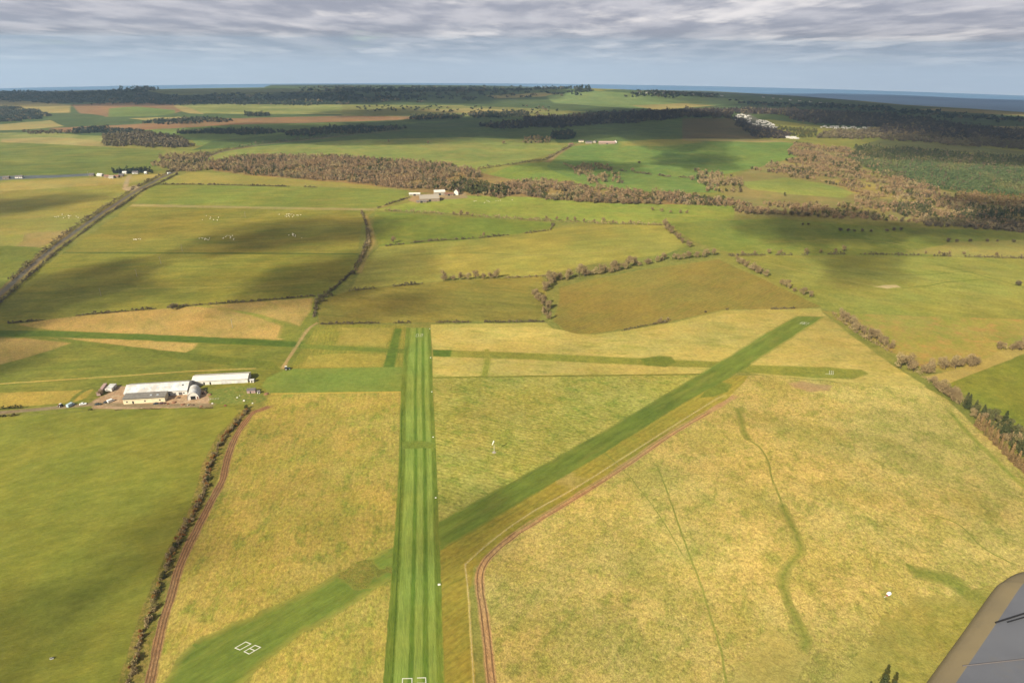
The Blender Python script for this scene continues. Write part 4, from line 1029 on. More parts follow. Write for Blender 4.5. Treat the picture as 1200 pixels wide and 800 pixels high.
M_RUST = plain('red_brown_steel', (150, 84, 62), .7, .25, 2)
M_TYRE = plain('tyre_rubber', (34, 34, 34), .9, .1)
M_MARK = plain('white_marking', (236, 232, 214), .8, .12, 1.5, k=.55)

def frame(pl, pr):
    a, b = G(*pl), G(*pr)
    return a, math.atan2(b[1] - a[1], b[0] - a[0]), math.dist(a, b)

def gable_prof(d, hw, hr): return [(0, 0), (d, 0), (d, hw), (d / 2, hr), (0, hw)]
def shed(name, pl, pr, d, hw, hr, label, cat, wall, roof, over=.35, extra=None, L=None):
    a, ang, L0 = frame(pl, pr); L = L or L0
    o = empty(name, on(a[0], a[1]), ang); tag(o, label, cat)
    m = MB(); m.prism([(0, -.6), (d, -.6), (d, hw), (d / 2, hr - .06), (0, hw)], 0, L); m.build('wall', wall, o)
    m = MB()
    sl = (hr - hw) / (d / 2)
    t = .14
    for s0, s1, y0, y1 in ((hw - over * sl, hr, -over, d / 2), (hr, hw - over * sl, d / 2, d + over)):
        m.prism([(y0, s0 + .02), (y1, s1 + .02), (y1, s1 + t), (y0, s0 + t)], -over, L + over)
    rf = m.build('roof', roof, o)
    m = MB(); m.box(-over, L + over, d / 2 - .25, d / 2 + .25, hr + t - .03, hr + t + .07); m.build('ridge_cap', M_GROOF, rf)
    m = MB(); m.box(-over, L + over, -over - .14, -over - .005, hw - over * sl - .05, hw - over * sl + .09); m.build('gutter', M_GROOF, rf)
    return o, L, rf

# long white hangar on the left
hA, LA, rA = shed('hangar', (146.5, 466.8), (220, 462.2), 17, 4.0, 7.4, 'long white hangar with pale roof behind the cream workshop', 'hangar', M_WHITE, M_WROOF)
def on_roof(rf, x, u, d, hw, hr, w, h, mat, name):      # u: distance up the front slope from the eave, in plan
    m = MB(); z = hw + (hr - hw) * u / (d / 2) + .15
    sl = (hr - hw) / (d / 2)
    m.add([(x, u, z), (x + w, u, z), (x + w, u + h, z + sl * h), (x, u + h, z + sl * h),
           (x, u, z + .12), (x + w, u, z + .12), (x + w, u + h, z + sl * h + .12), (x, u + h, z + sl * h + .12)],
          [(3, 2, 1, 0), (4, 5, 6, 7), (0, 1, 5, 4), (1, 2, 6, 5), (2, 3, 7, 6), (3, 0, 4, 7)])
    m.build(name, mat, rf)
M_SKY = plain('roof_light', (176, 186, 196), .3, .1, 1, k=.7)
for i in range(8): on_roof(rA, LA * (.06 + .11 * i), 3.4, 17, 4.0, 7.4, 1.0, 1.6, M_SKY, 'roof_light')
on_roof(rA, LA * .90, 4.6, 17, 4.0, 7.4, 1.4, 1.0, M_DARK, 'roof_vent')
for xx, w, h in ((.70, 1.0, 2.1), (.86, 2.6, 2.6)):
    m = MB(); m.box(LA * xx, LA * xx + w, -.06, .0, 0, h); m.build('door', M_SLATE, hA)
for xx in (.93, .79):
    m = MB(); m.box(LA * xx, LA * xx + 1.2, -.05, .0, 1.2, 2.2); m.build('window', M_GLASS, hA)

# cream workshop with grey roof
a, ang, LB = frame((145, 473.6), (193.8, 470.6))
o = empty('workshop', on(*a), ang); tag(o, 'cream walled workshop with grey brown roof in front of the white hangar', 'workshop')
m = MB(); m.prism([(0, -.6), (8, -.6), (8, 4.9), (0, 4.3)], 0, LB); m.build('wall', M_CREAM, o)
m = MB(); m.prism([(-.5, 4.28), (8.3, 4.94), (8.3, 5.1), (-.5, 4.44)], -.4, LB + .4); r_ = m.build('roof', M_GROOF, o)
m = MB(); m.box(-.4, LB + .4, -.64, -.505, 4.2, 4.42); m.build('gutter', M_DARK, r_)
for xx in (.62, .78):
    m = MB(); m.box(LB * xx, LB * xx + 1.6, 3, 4.2, 4.7, 4.95, .1, .1); m.build('roof_light', M_SKY, r_)
m = MB(); m.box(0, LB, -.05, -.005, 2.9, 3.1); m.build('wall_band', M_GROOF, o)
m = MB(); m.box(LB * .21, LB * .21 + 1.2, -.06, .0, 0, 2.2); d_ = m.build('door', M_DARK, o)
m = MB(); m.box(LB * .21 + .95, LB * .21 + 1.05, -.1, -.062, 1, 1.15); m.build('handle', M_WHITE, d_)
for xx in (.07, .5, .86):
    m = MB(); m.box(LB * xx, LB * xx + 1.1, -.05, .0, 1.3, 2.3); w_ = m.build('window', M_GLASS, o)
    m = MB(); m.box(LB * xx - .08, LB * xx + 1.18, -.12, -.052, 1.2, 1.3); m.build('sill', M_CONC, w_)

# arched hangar, its end towards the camera
a, _, LC = frame((219.6, 469.0), (232.6, 469.0))
_p, _q = G(226, 469), G(229.5, 455)
ang = math.atan2(_q[1] - _p[1], _q[0] - _p[0]) - math.pi / 2
o = empty('arched_hangar', on(*a), ang); tag(o, 'round roofed white hangar with a dark door between the long hangars', 'hangar')
r_ = LC / 2; D = 14; prof = [(LC / 2 - r_ * math.cos(t), -.5 if i in (0, 16) else 6.0 * math.sin(t) ** .8) for i, t in enumerate(np.linspace(0, math.pi, 17))]
m = MB()
n = len(prof)
inner = [(LC / 2 + (x - LC / 2) * .985, z - .08) for x, z in prof]
v = [(x, 0, z) for x, z in prof] + [(x, D, z) for x, z in prof] + [(x, 0, z) for x, z in inner] + [(x, D, z) for x, z in inner]
f = []
for i in range(n - 1):
    f += [(i, i + 1, n + i + 1, n + i), (2 * n + i + 1, 2 * n + i, 3 * n + i, 3 * n + i + 1), (i, 2 * n + i, 2 * n + i + 1, i + 1), (n + i + 1, 3 * n + i + 1, 3 * n + i, n + i)]
m.add(v, f); rr_ = m.build('roof', M_WROOF, o)
for y0 in (.3, D / 3, 2 * D / 3, D - .3):
    m = MB()
    for i in range(n - 1):
        m.tube((prof[i][0], y0, max(0, prof[i][1]) + .03), (prof[i + 1][0], y0, max(0, prof[i + 1][1]) + .03), .05, n=4)
    m.build('rib', M_WHITE, rr_)
for nm, y0, y1 in (('front_wall', .25, .4), ('rear_wall', D - .4, D - .25)):
    m = MB(); m.prism([(x, z) for x, z in inner], y0, y1, 'y'); m.build(nm, M_WHITE, o)
m = MB(); m.box(LC * .3, LC * .3 + 3.4, .17, .245, 0, 2.9); m.build('door', M_DARK, o)
m = MB(); m.box(LC * .82, LC * .82 + .9, .17, .245, 0, 2.0); m.build('side_door', M_RUST, o)

# right hangar
hD, LD, rD = shed('hangar', (225.5, 451.6), (290.6, 448.2), 12, 3.6, 5.5, 'long low white hangar on the right beyond the lawn', 'hangar', M_WHITE, M_WHITE)
for xx in (.20, .31):
    m = MB(); m.box(LD * xx, LD * xx + 1.1, -.07, .0, 0, 2.3); d_ = m.build('door', M_DARK, hD)
m = MB(); m.box(LD * .52, LD * .52 + 8, -.07, .0, 0, 2.7); m.build('sliding_door', M_WROOF, hD)
m = MB(); m.box(LD * .76, LD * .76 + 8, -.07, .0, 0, 2.7); m.build('sliding_door', M_WROOF, hD)
for px, pw, d, hw, hr, wl, rf, lab in (((293, 448.4), (297.6, 448.2), 2.6, 2.3, 2.7, M_WHITE, M_WROOF, 'small white shed off the right end of the low hangar'),
                                       ((289.6, 461), (299.4, 460.4), 4, 2.5, 3.3, M_PINK, M_SLATE, 'pinkish clubhouse hut at the right corner of the lawn'),
                                       ((301.6, 461.2), (304.6, 461.0), 2, 1.8, 2.2, M_WHITE, M_GROOF, 'tiny white hut beside the pinkish clubhouse hut')):
    o, L, _ = shed('shed', px, pw, d, hw, hr, lab, 'shed', wl, rf, over=.2)
    m = MB(); m.box(L * .35, L * .35 + .8, -.06, 0, 0, 1.8); m.build('door', M_DARK, o)
    m = MB(); m.box(L * .7, L * .7 + .5, -.05, 0, 1.0, 1.6); m.build('window', M_GLASS, o)
# long low trailer and container on the left
def place_box(name, pl, pr, w, h, mat, label, cat, roofm, wheels=True):
    a, ang, L = frame(pl, pr)
    o = empty(name, on(*a), ang); tag(o, label, cat)
    m = MB(); m.box(0, L, 0, w, .45, h); m.build('body', mat, o)
    m = MB(); m.box(-.05, L + .05, -.05, w + .05, h + .003, h + .15, .1, .25); m.build('roof', roofm, o)
    m = MB(); m.box(.2, L - .2, .2, w - .2, .25, .447); m.build('chassis', M_DARK, o)
    if wheels:
        for xx in (L * .15, L * .82):
            for yy in (-.02, w - .2):
                m = MB(); m.tube((xx, yy, .3), (xx, yy + .22, .3), .35, n=12); m.build('wheel', M_TYRE, o)
    m = MB(); m.box(L * .4, L * .4 + .8, -.04, -.003, .5, h - .3); m.build('door', M_GLASS, o)
    return o
place_box('trailer', (118.0, 464), (126.5, 452.3), 2.6, 2.6, M_PINK, 'long pinkish brown trailer standing left of the workshop', 'trailer', M_PINK)
place_box('container', (131.5, 459), (137.5, 452.8), 5, 2.6, M_WHITE, 'pale grey container beside the long trailer', 'container', M_WROOF, False)

# ------------------------------------------------------------------ vehicles
def car(px, py, rz, mat, label, van=False, s=1.0):
    x, y = G(px, py)
    o = empty('van' if van else 'car', on(x, y), rz); o.scale = (s, s, s); tag(o, label, 'van' if van else 'car')
    L, Wd = (5.2, 1.95) if van else (4.4, 1.78)
    if van: prof = [(-L / 2, .35), (L / 2, .35), (L / 2, .95), (L / 2 - .7, 1.2), (L / 2 - 1.35, 2.1), (-L / 2 + .08, 2.2), (-L / 2, 1.2)]
    else: prof = [(-L / 2, .32), (L / 2, .32), (L / 2 + .03, .7), (L / 2 - .9, .93), (-L / 2 + .5, .98), (-L / 2, .85)]
    m = MB(); n = len(prof)
    v = []
    for yy, k in ((-Wd / 2, .94), (-Wd / 2 + .12, 1), (Wd / 2 - .12, 1), (Wd / 2, .94)):
        v += [(a * k, yy, .3 + (b - .3) * (k if not van else (.97 if k < 1 else 1))) for a, b in prof]
    f = [tuple(range(n)), tuple(range(4 * n - 1, 3 * n - 1, -1))]
    for r in range(3):
        for i in range(n): f.append((r * n + i, (r + 1) * n + i, (r + 1) * n + (i + 1) % n, r * n + (i + 1) % n))
    m.add(v, f); m.build('body', mat, o)
    if not van:
        m = MB(); m.box(-1.75, .95, -Wd / 2 + .1, Wd / 2 - .1, .94, 1.40, .5, .16); m.build('window', M_GLASS, o)
        m = MB(); m.box(-1.22, .42, -Wd / 2 + .25, Wd / 2 - .25, 1.403, 1.46, .06, .06); m.build('roof', mat, o)
    else:
        m = MB(); m.prism([(L / 2 - .72, 1.235), (L / 2 - 1.28, 2.02), (L / 2 - 1.25, 2.06), (L / 2 - .68, 1.27)], -.8, .8, 'y'); m.build('windscreen', M_GLASS, o)
        for sgn in (-1, 1):
            m = MB(); y0 = sgn * (Wd / 2 + .005); m.box(L / 2 - 2.1, L / 2 - 1.35, min(y0, y0 - sgn * .02), max(y0, y0 - sgn * .02), 1.25, 1.8); m.build('side_window', M_GLASS, o)
    for xx in (-L / 2 + .8, L / 2 - .85):
        for sgn in (-1, 1):
            m = MB(); m.tube((xx, sgn * (Wd / 2 - .2), .33), (xx, sgn * (Wd / 2 + .02), .33), .33, n=14); w_ = m.build('wheel', M_TYRE, o)
            m = MB(); m.tube((xx, sgn * (Wd / 2 + .021), .33), (xx, sgn * (Wd / 2 + .04), .33), .19, n=10); m.build('rim', M_WROOF, w_)
    for sgn in (-1, 1):
        m = MB(); m.box(L / 2 - .03, L / 2 + .05, sgn * .62 - .18, sgn * .62 + .18, .62, .78); m.build('headlight', M_WHITE, o)
    return o
P_W = plain('white_car_paint', (232, 232, 228), .3, .05, spec=.5, k=.8)
P_B = plain('pale_blue_paint', (176, 196, 206), .3, .05, spec=.5, k=.7)
P_G = plain('dark_green_paint', (40, 62, 50), .3, .05, spec=.5)
P_K = plain('dark_grey_paint', (54, 56, 62), .3, .05, spec=.5)
P_M = plain('maroon_paint', (110, 50, 44), .3, .05, spec=.5)
car(83, 475.5, R(75), P_B, 'pale blue white van parked on the lane, leftmost of the parked vehicles', True, 1.15)
car(97.5, 473.8, R(20), P_W, 'white car parked on the lane second from the pale van', s=1.05)
car(115, 474.2, R(10), P_G, 'dark green car parked on the lane near the workshop')
car(130, 470.5, R(60), P_W, 'white van parked at the left corner of the workshop yard', True)
car(125, 471.8, R(15), P_K, 'dark grey car parked just left of the white van')
car(183.5, 473.4, R(12), P_K, 'dark grey car parked in front of the cream workshop wall')
car(190, 473.0, R(12), P_M, 'maroon car parked in front of the right end of the workshop')
car(198.5, 203.8, R(50), P_W, 'white lorry sized van driving on the far road bend', True, 1.5)

def tractor(px, py, rz, mat, label, s=1.0):
    x, y = G(px, py); o = empty('tractor', on(x, y), rz); o.scale = (s, s, s); tag(o, label, 'tractor')
    m = MB(); m.box(-.9, 2.0, -.45, .45, .8, 1.5, .1, .08); m.build('body', mat, o)
    m = MB(); m.box(-1.3, .25, -.75, .75, 1.3, 2.45, .12, .1); m.build('cab', M_GLASS, o)
    m = MB(); m.box(-1.3, .25, -.78, .78, 2.455, 2.6, .05, .05); m.build('cab_roof', M_WHITE, o)
    for xx, r, w in ((-.7, .85, .5), (1.6, .55, .35)):
        for sgn in (-1, 1):
            m = MB(); m.tube((xx, sgn * .75, r), (xx, sgn * (.75 + w), r), r, n=16); w_ = m.build('wheel', M_TYRE, o)
            m = MB(); m.tube((xx, sgn * (.76 + w), r), (xx, sgn * (.79 + w), r), r * .5, n=10); m.build('rim', M_WHITE, w_)
    m = MB(); m.tube((1.2, .3, 1.5), (1.2, .3, 2.3), .05, n=6); m.build('exhaust', M_DARK, o)
    return o
tractor(336.5, 433, R(20), plain('tractor_green', (60, 90, 80), .5, .1), 'dark green and white tractor at the foot of the farm track', 1.25)
tractor(71, 476.2, R(160), M_RUST, 'small orange red tractor at the left end of the parked vehicles', 1.0)

# heaps, blocks and oddments in the yard
def lump(name, px, py, r, h, mat, label, cat, n=16):
    x, y = G(px, py); m = MB(); rings = 4; v = []; 
    for k in range(rings):
        u = k / rings
        for i in range(n):
            a = 2 * math.pi * i / n
            q = r * (1 - u) ** .7 * (1 + .25 * noise.noise(Vector((math.cos(a) * 1.7, math.sin(a) * 1.7, px + u))))
            v.append((q * math.cos(a), q * math.sin(a), h * (1 - (1 - u) ** 1.6) * (1 + .2 * noise.noise(Vector((a, u * 3, py)))) - (.25 if k == 0 else 0)))
    v.append((0, 0, h))
    f = []
    for k in range(rings - 1):
        for i in range(n): f.append((k * n + i, k * n + (i + 1) % n, (k + 1) * n + (i + 1) % n, (k + 1) * n + i))
    f += [((rings - 1) * n + i, (rings - 1) * n + (i + 1) % n, rings * n) for i in range(n)]
    o = mesh_obj(name, v, f, mat); o.location = on(x, y); tag(o, label, cat); return o
M_HEAP = plain('red_earth', (168, 118, 84), .95, .3, 1.5)
M_HEAP2 = plain('brown_earth', (128, 100, 76), .95, .3, 1.5)
for px, py, r, h, mt, lab in ((204, 471.5, 2.0, 1.0, M_HEAP, 'red earth heap right of the workshop'), (209, 466, 1.6, .9, M_HEAP2, 'brown earth heap in the yard corner'),
                              (214, 474, 1.8, .8, M_HEAP, 'red earth heap at the front edge of the yard'), (240, 460.5, 2.2, 1.6, M_HEAP2, 'brown heap against the right side of the arched hangar'),
                              (246, 462.5, 1.6, 1.0, M_HEAP, 'small red heap right of the arched hangar'), (312, 461.5, 2.0, .9, M_HEAP, 'orange red heap at the right corner of the lawn'),
                              (226, 474.4, 1.6, .6, M_HEAP2, 'low heap in front of the arched hangar'), (236, 476, 1.4, .6, M_HEAP, 'low red heap beside the lane end')):
    lump('earth_heap', px, py, r, h, mt, lab, 'heap')
def bale(px, py, rz, label, mat=M_CONC, s=1.0):
    x, y = G(px, py); m = MB(); m.box(-.9, .9, -.5, .5, -.1, .75, .06, .06); m.box(-.6, .6, -.3, .3, .755, 1.0, .05, .05)
    o = m.build('crate_stack', mat); o.location = on(x, y); o.rotation_euler = (0, 0, rz); o.scale = (s, s, s); tag(o, label, 'crate'); return o
bale(278, 466, .2, 'white crate standing alone on the lawn', M_WHITE, 0.65)
bale(286, 469.6, .1, 'white trough on the front part of the lawn', M_WHITE, 0.85)
bale(281, 463.6, 1, 'small white block at the back of the lawn', M_WHITE, 0.45)
bale(296, 472.6, .2, 'pale block at the front right corner of the lawn', M_WHITE, 0.65)
bale(249, 472.8, .1, 'white block at the front left of the lawn', M_WHITE, 0.72)
bale(241, 456.6, .6, 'white crate between the heap and the arched hangar', M_WHITE, 0.59)
bale(264, 475.5, .2, 'reddish crate on the front edge of the lawn', M_RUST, 1.0)
bale(197, 473.4, .4, 'orange crate by the workshop corner', M_RUST, .9)
bale(221, 474.6, .9, 'pale pallet stack in front of the arched hangar', M_CONC, 1.0)

def fence(px, step, h, label, rail=True, mat=M_TIMB, smooth=True, zb=0):
    pts = [G(*p) for p in px]
    if smooth: pts = spline(pts, 6)
    o = empty('fence', on(*pts[0])); tag(o, label, 'fence'); base = on(*pts[0])
    P = []; acc = 0
    for a, b in zip(pts[:-1], pts[1:]):
        L = math.dist(a, b); t = acc
        while t < L:
            P.append((a[0] + (b[0] - a[0]) * t / L, a[1] + (b[1] - a[1]) * t / L)); t += step
        acc = t - L
    P = P[:99]
    for x, y in P:
        z = on(x, y) - base; m = MB(); m.tube(z + Vector((0, 0, -.3)), z + Vector((0, 0, h)), .07, .06, 6); m.build('post', mat, o)
    if rail:
        m = MB()
        for k in (.45, .9):
            for (x, y), (x2, y2) in zip(P[:-1], P[1:]):
                m.tube(on(x, y) - base + Vector((0, 0, h * k)), on(x2, y2) - base + Vector((0, 0, h * k)), .018, n=4, cap=False)
        m.build('wire', M_WROOF, o)
fence([(546, 662), (575, 636), (620, 603), (680, 569), (740, 531), (800, 493), (845, 464)], 5.0, 1.15, 'wire fence with pale posts along the pink track to the east', mat=M_CONC)
fence([(545, 662), (549, 700), (552, 750), (555, 800), (560, 880)], 3.6, 1.15, 'wire fence with pale posts beside the rutted track south of the runway crossing', mat=M_CONC)
fence([(245, 468.4), (258, 467.6)], 1.2, 1.2, 'short white picket fence on the left of the lawn', mat=M_WHITE, smooth=False)

# ------------------------------------------------------------------ airfield marks and markers
def quadmap(c):
    P = [G(*p) for p in c]      # bottom-left, bottom-right, top-right, top-left of the glyph
    def f(u, v):
        a = [P[0][k] * (1 - u) + P[1][k] * u for k in (0, 1)]; b = [P[3][k] * (1 - u) + P[2][k] * u for k in (0, 1)]
        return a[0] * (1 - v) + b[0] * v, a[1] * (1 - v) + b[1] * v
    return f
SEG = {'0': 'ABCDEF', '8': 'ABCDEFG', '2': 'ABGED', '6': 'AFEDCG', '3': 'ABGCD', '1': 'BC'}
SL = {'A': (0, 1, 1, 1), 'D': (0, 0, 1, 0), 'G': (0, .5, 1, .5), 'B': (1, .5, 1, 1), 'C': (1, 0, 1, .5), 'F': (0, .5, 0, 1), 'E': (0, 0, 0, .5)}
def glyphs(items, label, wdt=.36):
    c0 = items[0][1]; x0, y0 = G(*c0[0]); base = on(x0, y0)
    o = empty('runway_number', base); tag(o, label, 'runway number')
    for ch, cor in items:
        f = quadmap(cor); m = MB()
        for sname in SEG[ch]:
            u0, v0, u1, v1 = SL[sname]
            a, b = f(u0, v0), f(u1, v1); L = math.dist(a, b) or 1; nx, ny = -(b[1] - a[1]) / L * wdt / 2, (b[0] - a[0]) / L * wdt / 2
            ex, ey = (b[0] - a[0]) / L * wdt / 2, (b[1] - a[1]) / L * wdt / 2
            zt = .05 + .003 * 'ABCDEFG'.index(sname)
            q = [(a[0] - ex + nx, a[1] - ey + ny), (a[0] - ex - nx, a[1] - ey - ny), (b[0] + ex - nx, b[1] + ey - ny), (b[0] + ex + nx, b[1] + ey + ny)]
            v = [tuple(on(x, y, -.02) - base) for x, y in q] + [tuple(on(x, y, zt) - base) for x, y in q]
            m.add(v, [(3, 2, 1, 0), (4, 5, 6, 7), (0, 1, 5, 4), (1, 2, 6, 5), (2, 3, 7, 6), (3, 0, 4, 7)])
        m.build('digit', M_MARK, o)
glyphs([('0', [(275.4, 758.8), (281.2, 761.0), (294, 754), (288, 751.6)]), ('8', [(286.2, 763), (292, 765.8), (305.3, 758), (299, 755.6)])], 'white 08 laid on the grass at the lower left runway end')
glyphs([('0', [(471.2, 807), (482.6, 807), (482.8, 794.4), (471.8, 794.6)]), ('2', [(489, 806.6), (499.4, 806.6), (498.8, 793.6), (489.2, 793.8)])], 'white 02 laid on the striped runway at the bottom edge')
glyphs([('2', [(495.6, 391.2), (492.4, 391.4), (492.2, 394.2), (495.6, 394)]), ('0', [(490.6, 391.4), (487.8, 391.6), (487.4, 394.4), (490.4, 394.2)])], 'white 20 laid on the far end of the striped runway', .2)
glyphs([('2', [(948.4, 378.4), (945, 377.6), (942, 379.6), (945.4, 380.6)]), ('6', [(943.6, 377.6), (939.6, 377.4), (936.6, 379), (940.6, 379.8)])], 'white 26 laid on the far end of the diagonal runway', .22)
glyphs([('3', [(972, 434.2), (972, 438.4), (976.4, 438.6), (976.2, 434.4)]), ('1', [(967.4, 434), (967.4, 438), (970.8, 438.2), (970.8, 434.2)])], 'white 31 laid on the right end of the crossing mown strip', .28)

def marker(px, py, label, grp):
    x, y = G(px, py); m = MB()
    k_ = .75 if py > 600 else .5
    m.prism([(-.75 * k_, .0), (.75 * k_, 0), (.12 * k_, .8 * k_), (-.12 * k_, .8 * k_)], -.9 * k_, .9 * k_); o = m.build('runway_marker', M_MARK); o.location = on(x, y); o.rotation_euler = (0, 0, A_RWY)
    tag(o, label, 'marker', grp)
for px, py, lab in ((503.6, 385.2, 'at the far corner of the striped runway'), (504.6, 419, 'beside the runway just past the crossing strip'), (506, 459, 'beside the runway level with the bright mown apron'),
                    (507.6, 512, 'beside the runway at the worn patch'), (510.6, 583, 'beside the runway just before the diagonal runway joins'), (514.6, 684.6, 'beside the near part of the runway')):
    marker(px, py, 'white wedge marker ' + lab, 'white edge markers along the runway')

# windsock
x, y = G(579, 529.8)
o = empty('windsock', on(x, y)); tag(o, 'white windsock on a pale mast right of the striped runway', 'windsock')
m = MB(); m.tube((0, 0, -.05), (0, 0, .08), 1.5, 1.35, 14); m.build('base', M_CONC, o)
m = MB(); m.tube((0, 0, .085), (0, 0, 9.2), .13, .08, 8); m.build('mast', M_WHITE, o)
m = MB(); q0 = Vector((0, 0, 9.0)); d = Vector((-.35, -.35, -.75)).normalized()
r0 = [.5, .46, .4, .34, .27]
for i in range(4): m.tube(q0 + d * (i * .75), q0 + d * ((i + 1) * .75), r0[i], r0[i + 1], 10, False)
m.build('sock', M_MARK, o)
m = MB()
for i in range(12):
    a, b = 2 * math.pi * i / 12, 2 * math.pi * (i + 1) / 12
    m.tube((math.cos(a) * .5, math.sin(a) * .5, 9.0), (math.cos(b) * .5, math.sin(b) * .5, 9.0), .04, n=4)
m.build('hoop', M_RUST, o)

# water bowser in the eastern rough grass
x, y = G(1040, 698)
o = empty('water_bowser', on(x, y), R(28)); o.scale = (.8, .8, .8); tag(o, 'small white tank on a red trailer in the eastern rough grass', 'tank trailer')
m = MB()
pr = [(-1.2, .45), (-1.1, .95), (-.6, 1.12), (.6, 1.12), (1.1, .95), (1.2, .45)]
for (x0, r0_), (x1, r1_) in zip(pr[:-1], pr[1:]): m.tube((x0 + 1, 0, 1.5), (x1 + 1, 0, 1.5), r0_, r1_, 16, False)
m.tube((-.2 - .02, 0, 1.5), (-.2, 0, 1.5), .45, .45, 16); m.tube((2.2, 0, 1.5), (2.22, 0, 1.5), .45, .45, 16)
m.build('tank', P_W, o, True)
m = MB(); m.box(-.9, 2.3, -.5, .5, .45, .62); m.box(-1.3, -.3, -.35, .35, .625, 1.1, .05, .05); m.build('chassis', plain('red_paint', (190, 70, 50), .5, .1), o)
m = MB(); m.tube((-.9, .4, .55), (-2.6, 0, .45), .07, n=6); m.tube((-.9, -.4, .55), (-2.6, 0, .45), .07, n=6); m.box(-3.1, -2.5, -.22, .22, .35, .6); m.build('drawbar', M_MARK, o)
for sgn in (-1, 1):
    m = MB(); m.tube((1.2, sgn * .55, .38), (1.2, sgn * .8, .38), .4, n=14); m.build('wheel', M_TYRE, o)
# trough in the south west pasture
x, y = G(61, 771.5)
o = empty('water_trough', on(x, y), .4); tag(o, 'small white trough with a valve box alone in the lower left pasture', 'trough')
m = MB(); m.box(-.7, .7, -.4, .4, -.05, .55, -.08, -.06); m.build('basin', M_MARK, o)
m = MB(); m.box(-.6, .6, -.3, .3, .553, .565); m.build('water', M_GLASS, o)
m = MB(); m.box(.4, .66, -.28, .28, .57, .78); m.build('valve_box', M_DARK, o)

def pole(px, py, label, h=9.0):
    x, y = G(px, py); o = empty('utility_pole', on(x, y), R(35)); tag(o, label, 'utility pole', 'utility poles across the western pasture')
    m = MB(); m.tube((0, 0, -.5), (0, 0, h), .24, .17, 7); m.build('pole', M_CONC, o)
    m = MB(); m.box(-1.1, 1.1, -.12, .12, h - .6, h - .42); arm = m.build('crossarm', M_TIMB, o)
    for q in (-.95, 0, .95):
        m = MB(); m.tube((q, 0, h - .42), (q, 0, h - .15), .09, n=6); m.build('insulator', M_WHITE, arm)
for px, py, lab in ((118.5, 347, 'nearest utility pole, lowest in the western pasture'), (160.5, 324, 'utility pole just below the field line in the western pasture'), (188.5, 309, 'utility pole on the field line in the western pasture'),
                    (213.5, 294.5, 'utility pole just above the field line in the western pasture'), (287.5, 254.5, 'farthest utility pole, near the top of the western pasture'), (272.5, 384, 'short pole in the tan rough grass above the mown strip')):
    pole(px, py, lab)
for px, py, lab in ((103.5, 205.4, 'pole beside the white house of the hamlet'),):
    pole(px, py, lab, 8)

# ------------------------------------------------------------------ houses, barns, caravans
def house(px, py, w, d, hw, hr, rz, wl, rf, label, name='house', cat='house', grp=None, simple=False):
    x, y = G(px, py); o = empty(name, on(x, y), rz); tag(o, label, cat, grp)
    m = MB(); m.prism([(-d / 2, -1), (d / 2, -1), (d / 2, hw), (0, hr - .05), (-d / 2, hw)], -w / 2, w / 2); m.build('wall', wl, o)
    sl = (hr - hw) / (d / 2); m = MB()
    for s0, s1, y0, y1 in ((hw - .4 * sl, hr, -d / 2 - .4, 0), (hr, hw - .4 * sl, 0, d / 2 + .4)):
        m.prism([(y0, s0 + .03), (y1, s1 + .03), (y1, s1 + .25), (y0, s0 + .25)], -w / 2 - .3, w / 2 + .3)
    r_ = m.build('roof', rf, o)
    if name == 'house':
        m = MB(); m.box(w / 2 - 1.6, w / 2 - .8, -.5, .5, hr - .6, hr + 1.1); m.build('chimney', M_STONE, r_)
    m = MB(); m.box(-.6 if name == 'house' else -2, .6 if name == 'house' else 2, -d / 2 - .1, -d / 2, 0, 2.1 if name == 'house' else 3.4); m.build('door', M_DARK, o)
    for xx in (-w * .32, w * .32):
        m = MB(); m.box(xx - .6, xx + .6, -d / 2 - .08, -d / 2, 1.0, 2.1); m.build('window', M_GLASS, o)
    return o
# farm in front of the woodland belt
house(503, 234.5, 34, 26, 5, 9.5, R(12), M_STONE, M_CONC, 'large tan barn with pale roof at the front of the farm', 'barn', 'barn')
house(515, 228, 20, 14, 6, 8.5, R(12), M_CONC, M_WHITE, 'white roofed barn behind the large tan barn', 'barn', 'barn')
house(486, 228.8, 20, 8, 3, 4.5, R(5), M_CONC, M_WHITE, 'long low white roofed shed on the left of the farm', 'barn', 'barn')
house(535.5, 228, 9, 8, 6, 10, R(75), M_WHITE, M_TILE, 'white gabled farmhouse on the right of the farm')
house(526, 229, 16, 7, 3.2, 5, R(8), M_STONE, M_TILE, 'low red roofed byre between barn and farmhouse', 'barn', 'barn')
house(494, 237.3, 18, 6, 2.6, 3.6, R(8), M_STONE, M_GROOF, 'open fronted shed along the yard front', 'barn', 'barn')
# hilltop farm
for px, py, w, d, hw, hr, rz, wl, rf, lab, nm in ((681, 166.6, 14, 8, 4, 6, .1, M_CREAM, M_SLATE, 'cream house at the left of the hilltop farm', 'house'), (690, 168.2, 18, 9, 4, 6.5, .1, M_CONC, M_SLATE, 'grey roofed house in the middle of the hilltop farm', 'house'),
                                                  (697, 167.4, 12, 9, 4, 6.5, 1.2, M_CONC, M_SLATE, 'second grey roofed house at the hilltop farm', 'house'), (711, 168.8, 46, 14, 4.5, 7.5, .02, M_STONE, M_PINK, 'long pink roofed barn at the hilltop farm', 'barn'),
                                                  (721, 167.8, 10, 9, 5, 8, 1.4, M_WHITE, M_SLATE, 'white gabled house at the right of the hilltop farm', 'house'), (669, 170, 12, 8, 3, 5, .4, M_STONE, M_TILE, 'red roofed cottage where the hill lane ends', 'house')):
    house(px, py, w, d, hw, hr, rz, wl, rf, lab, nm, nm)
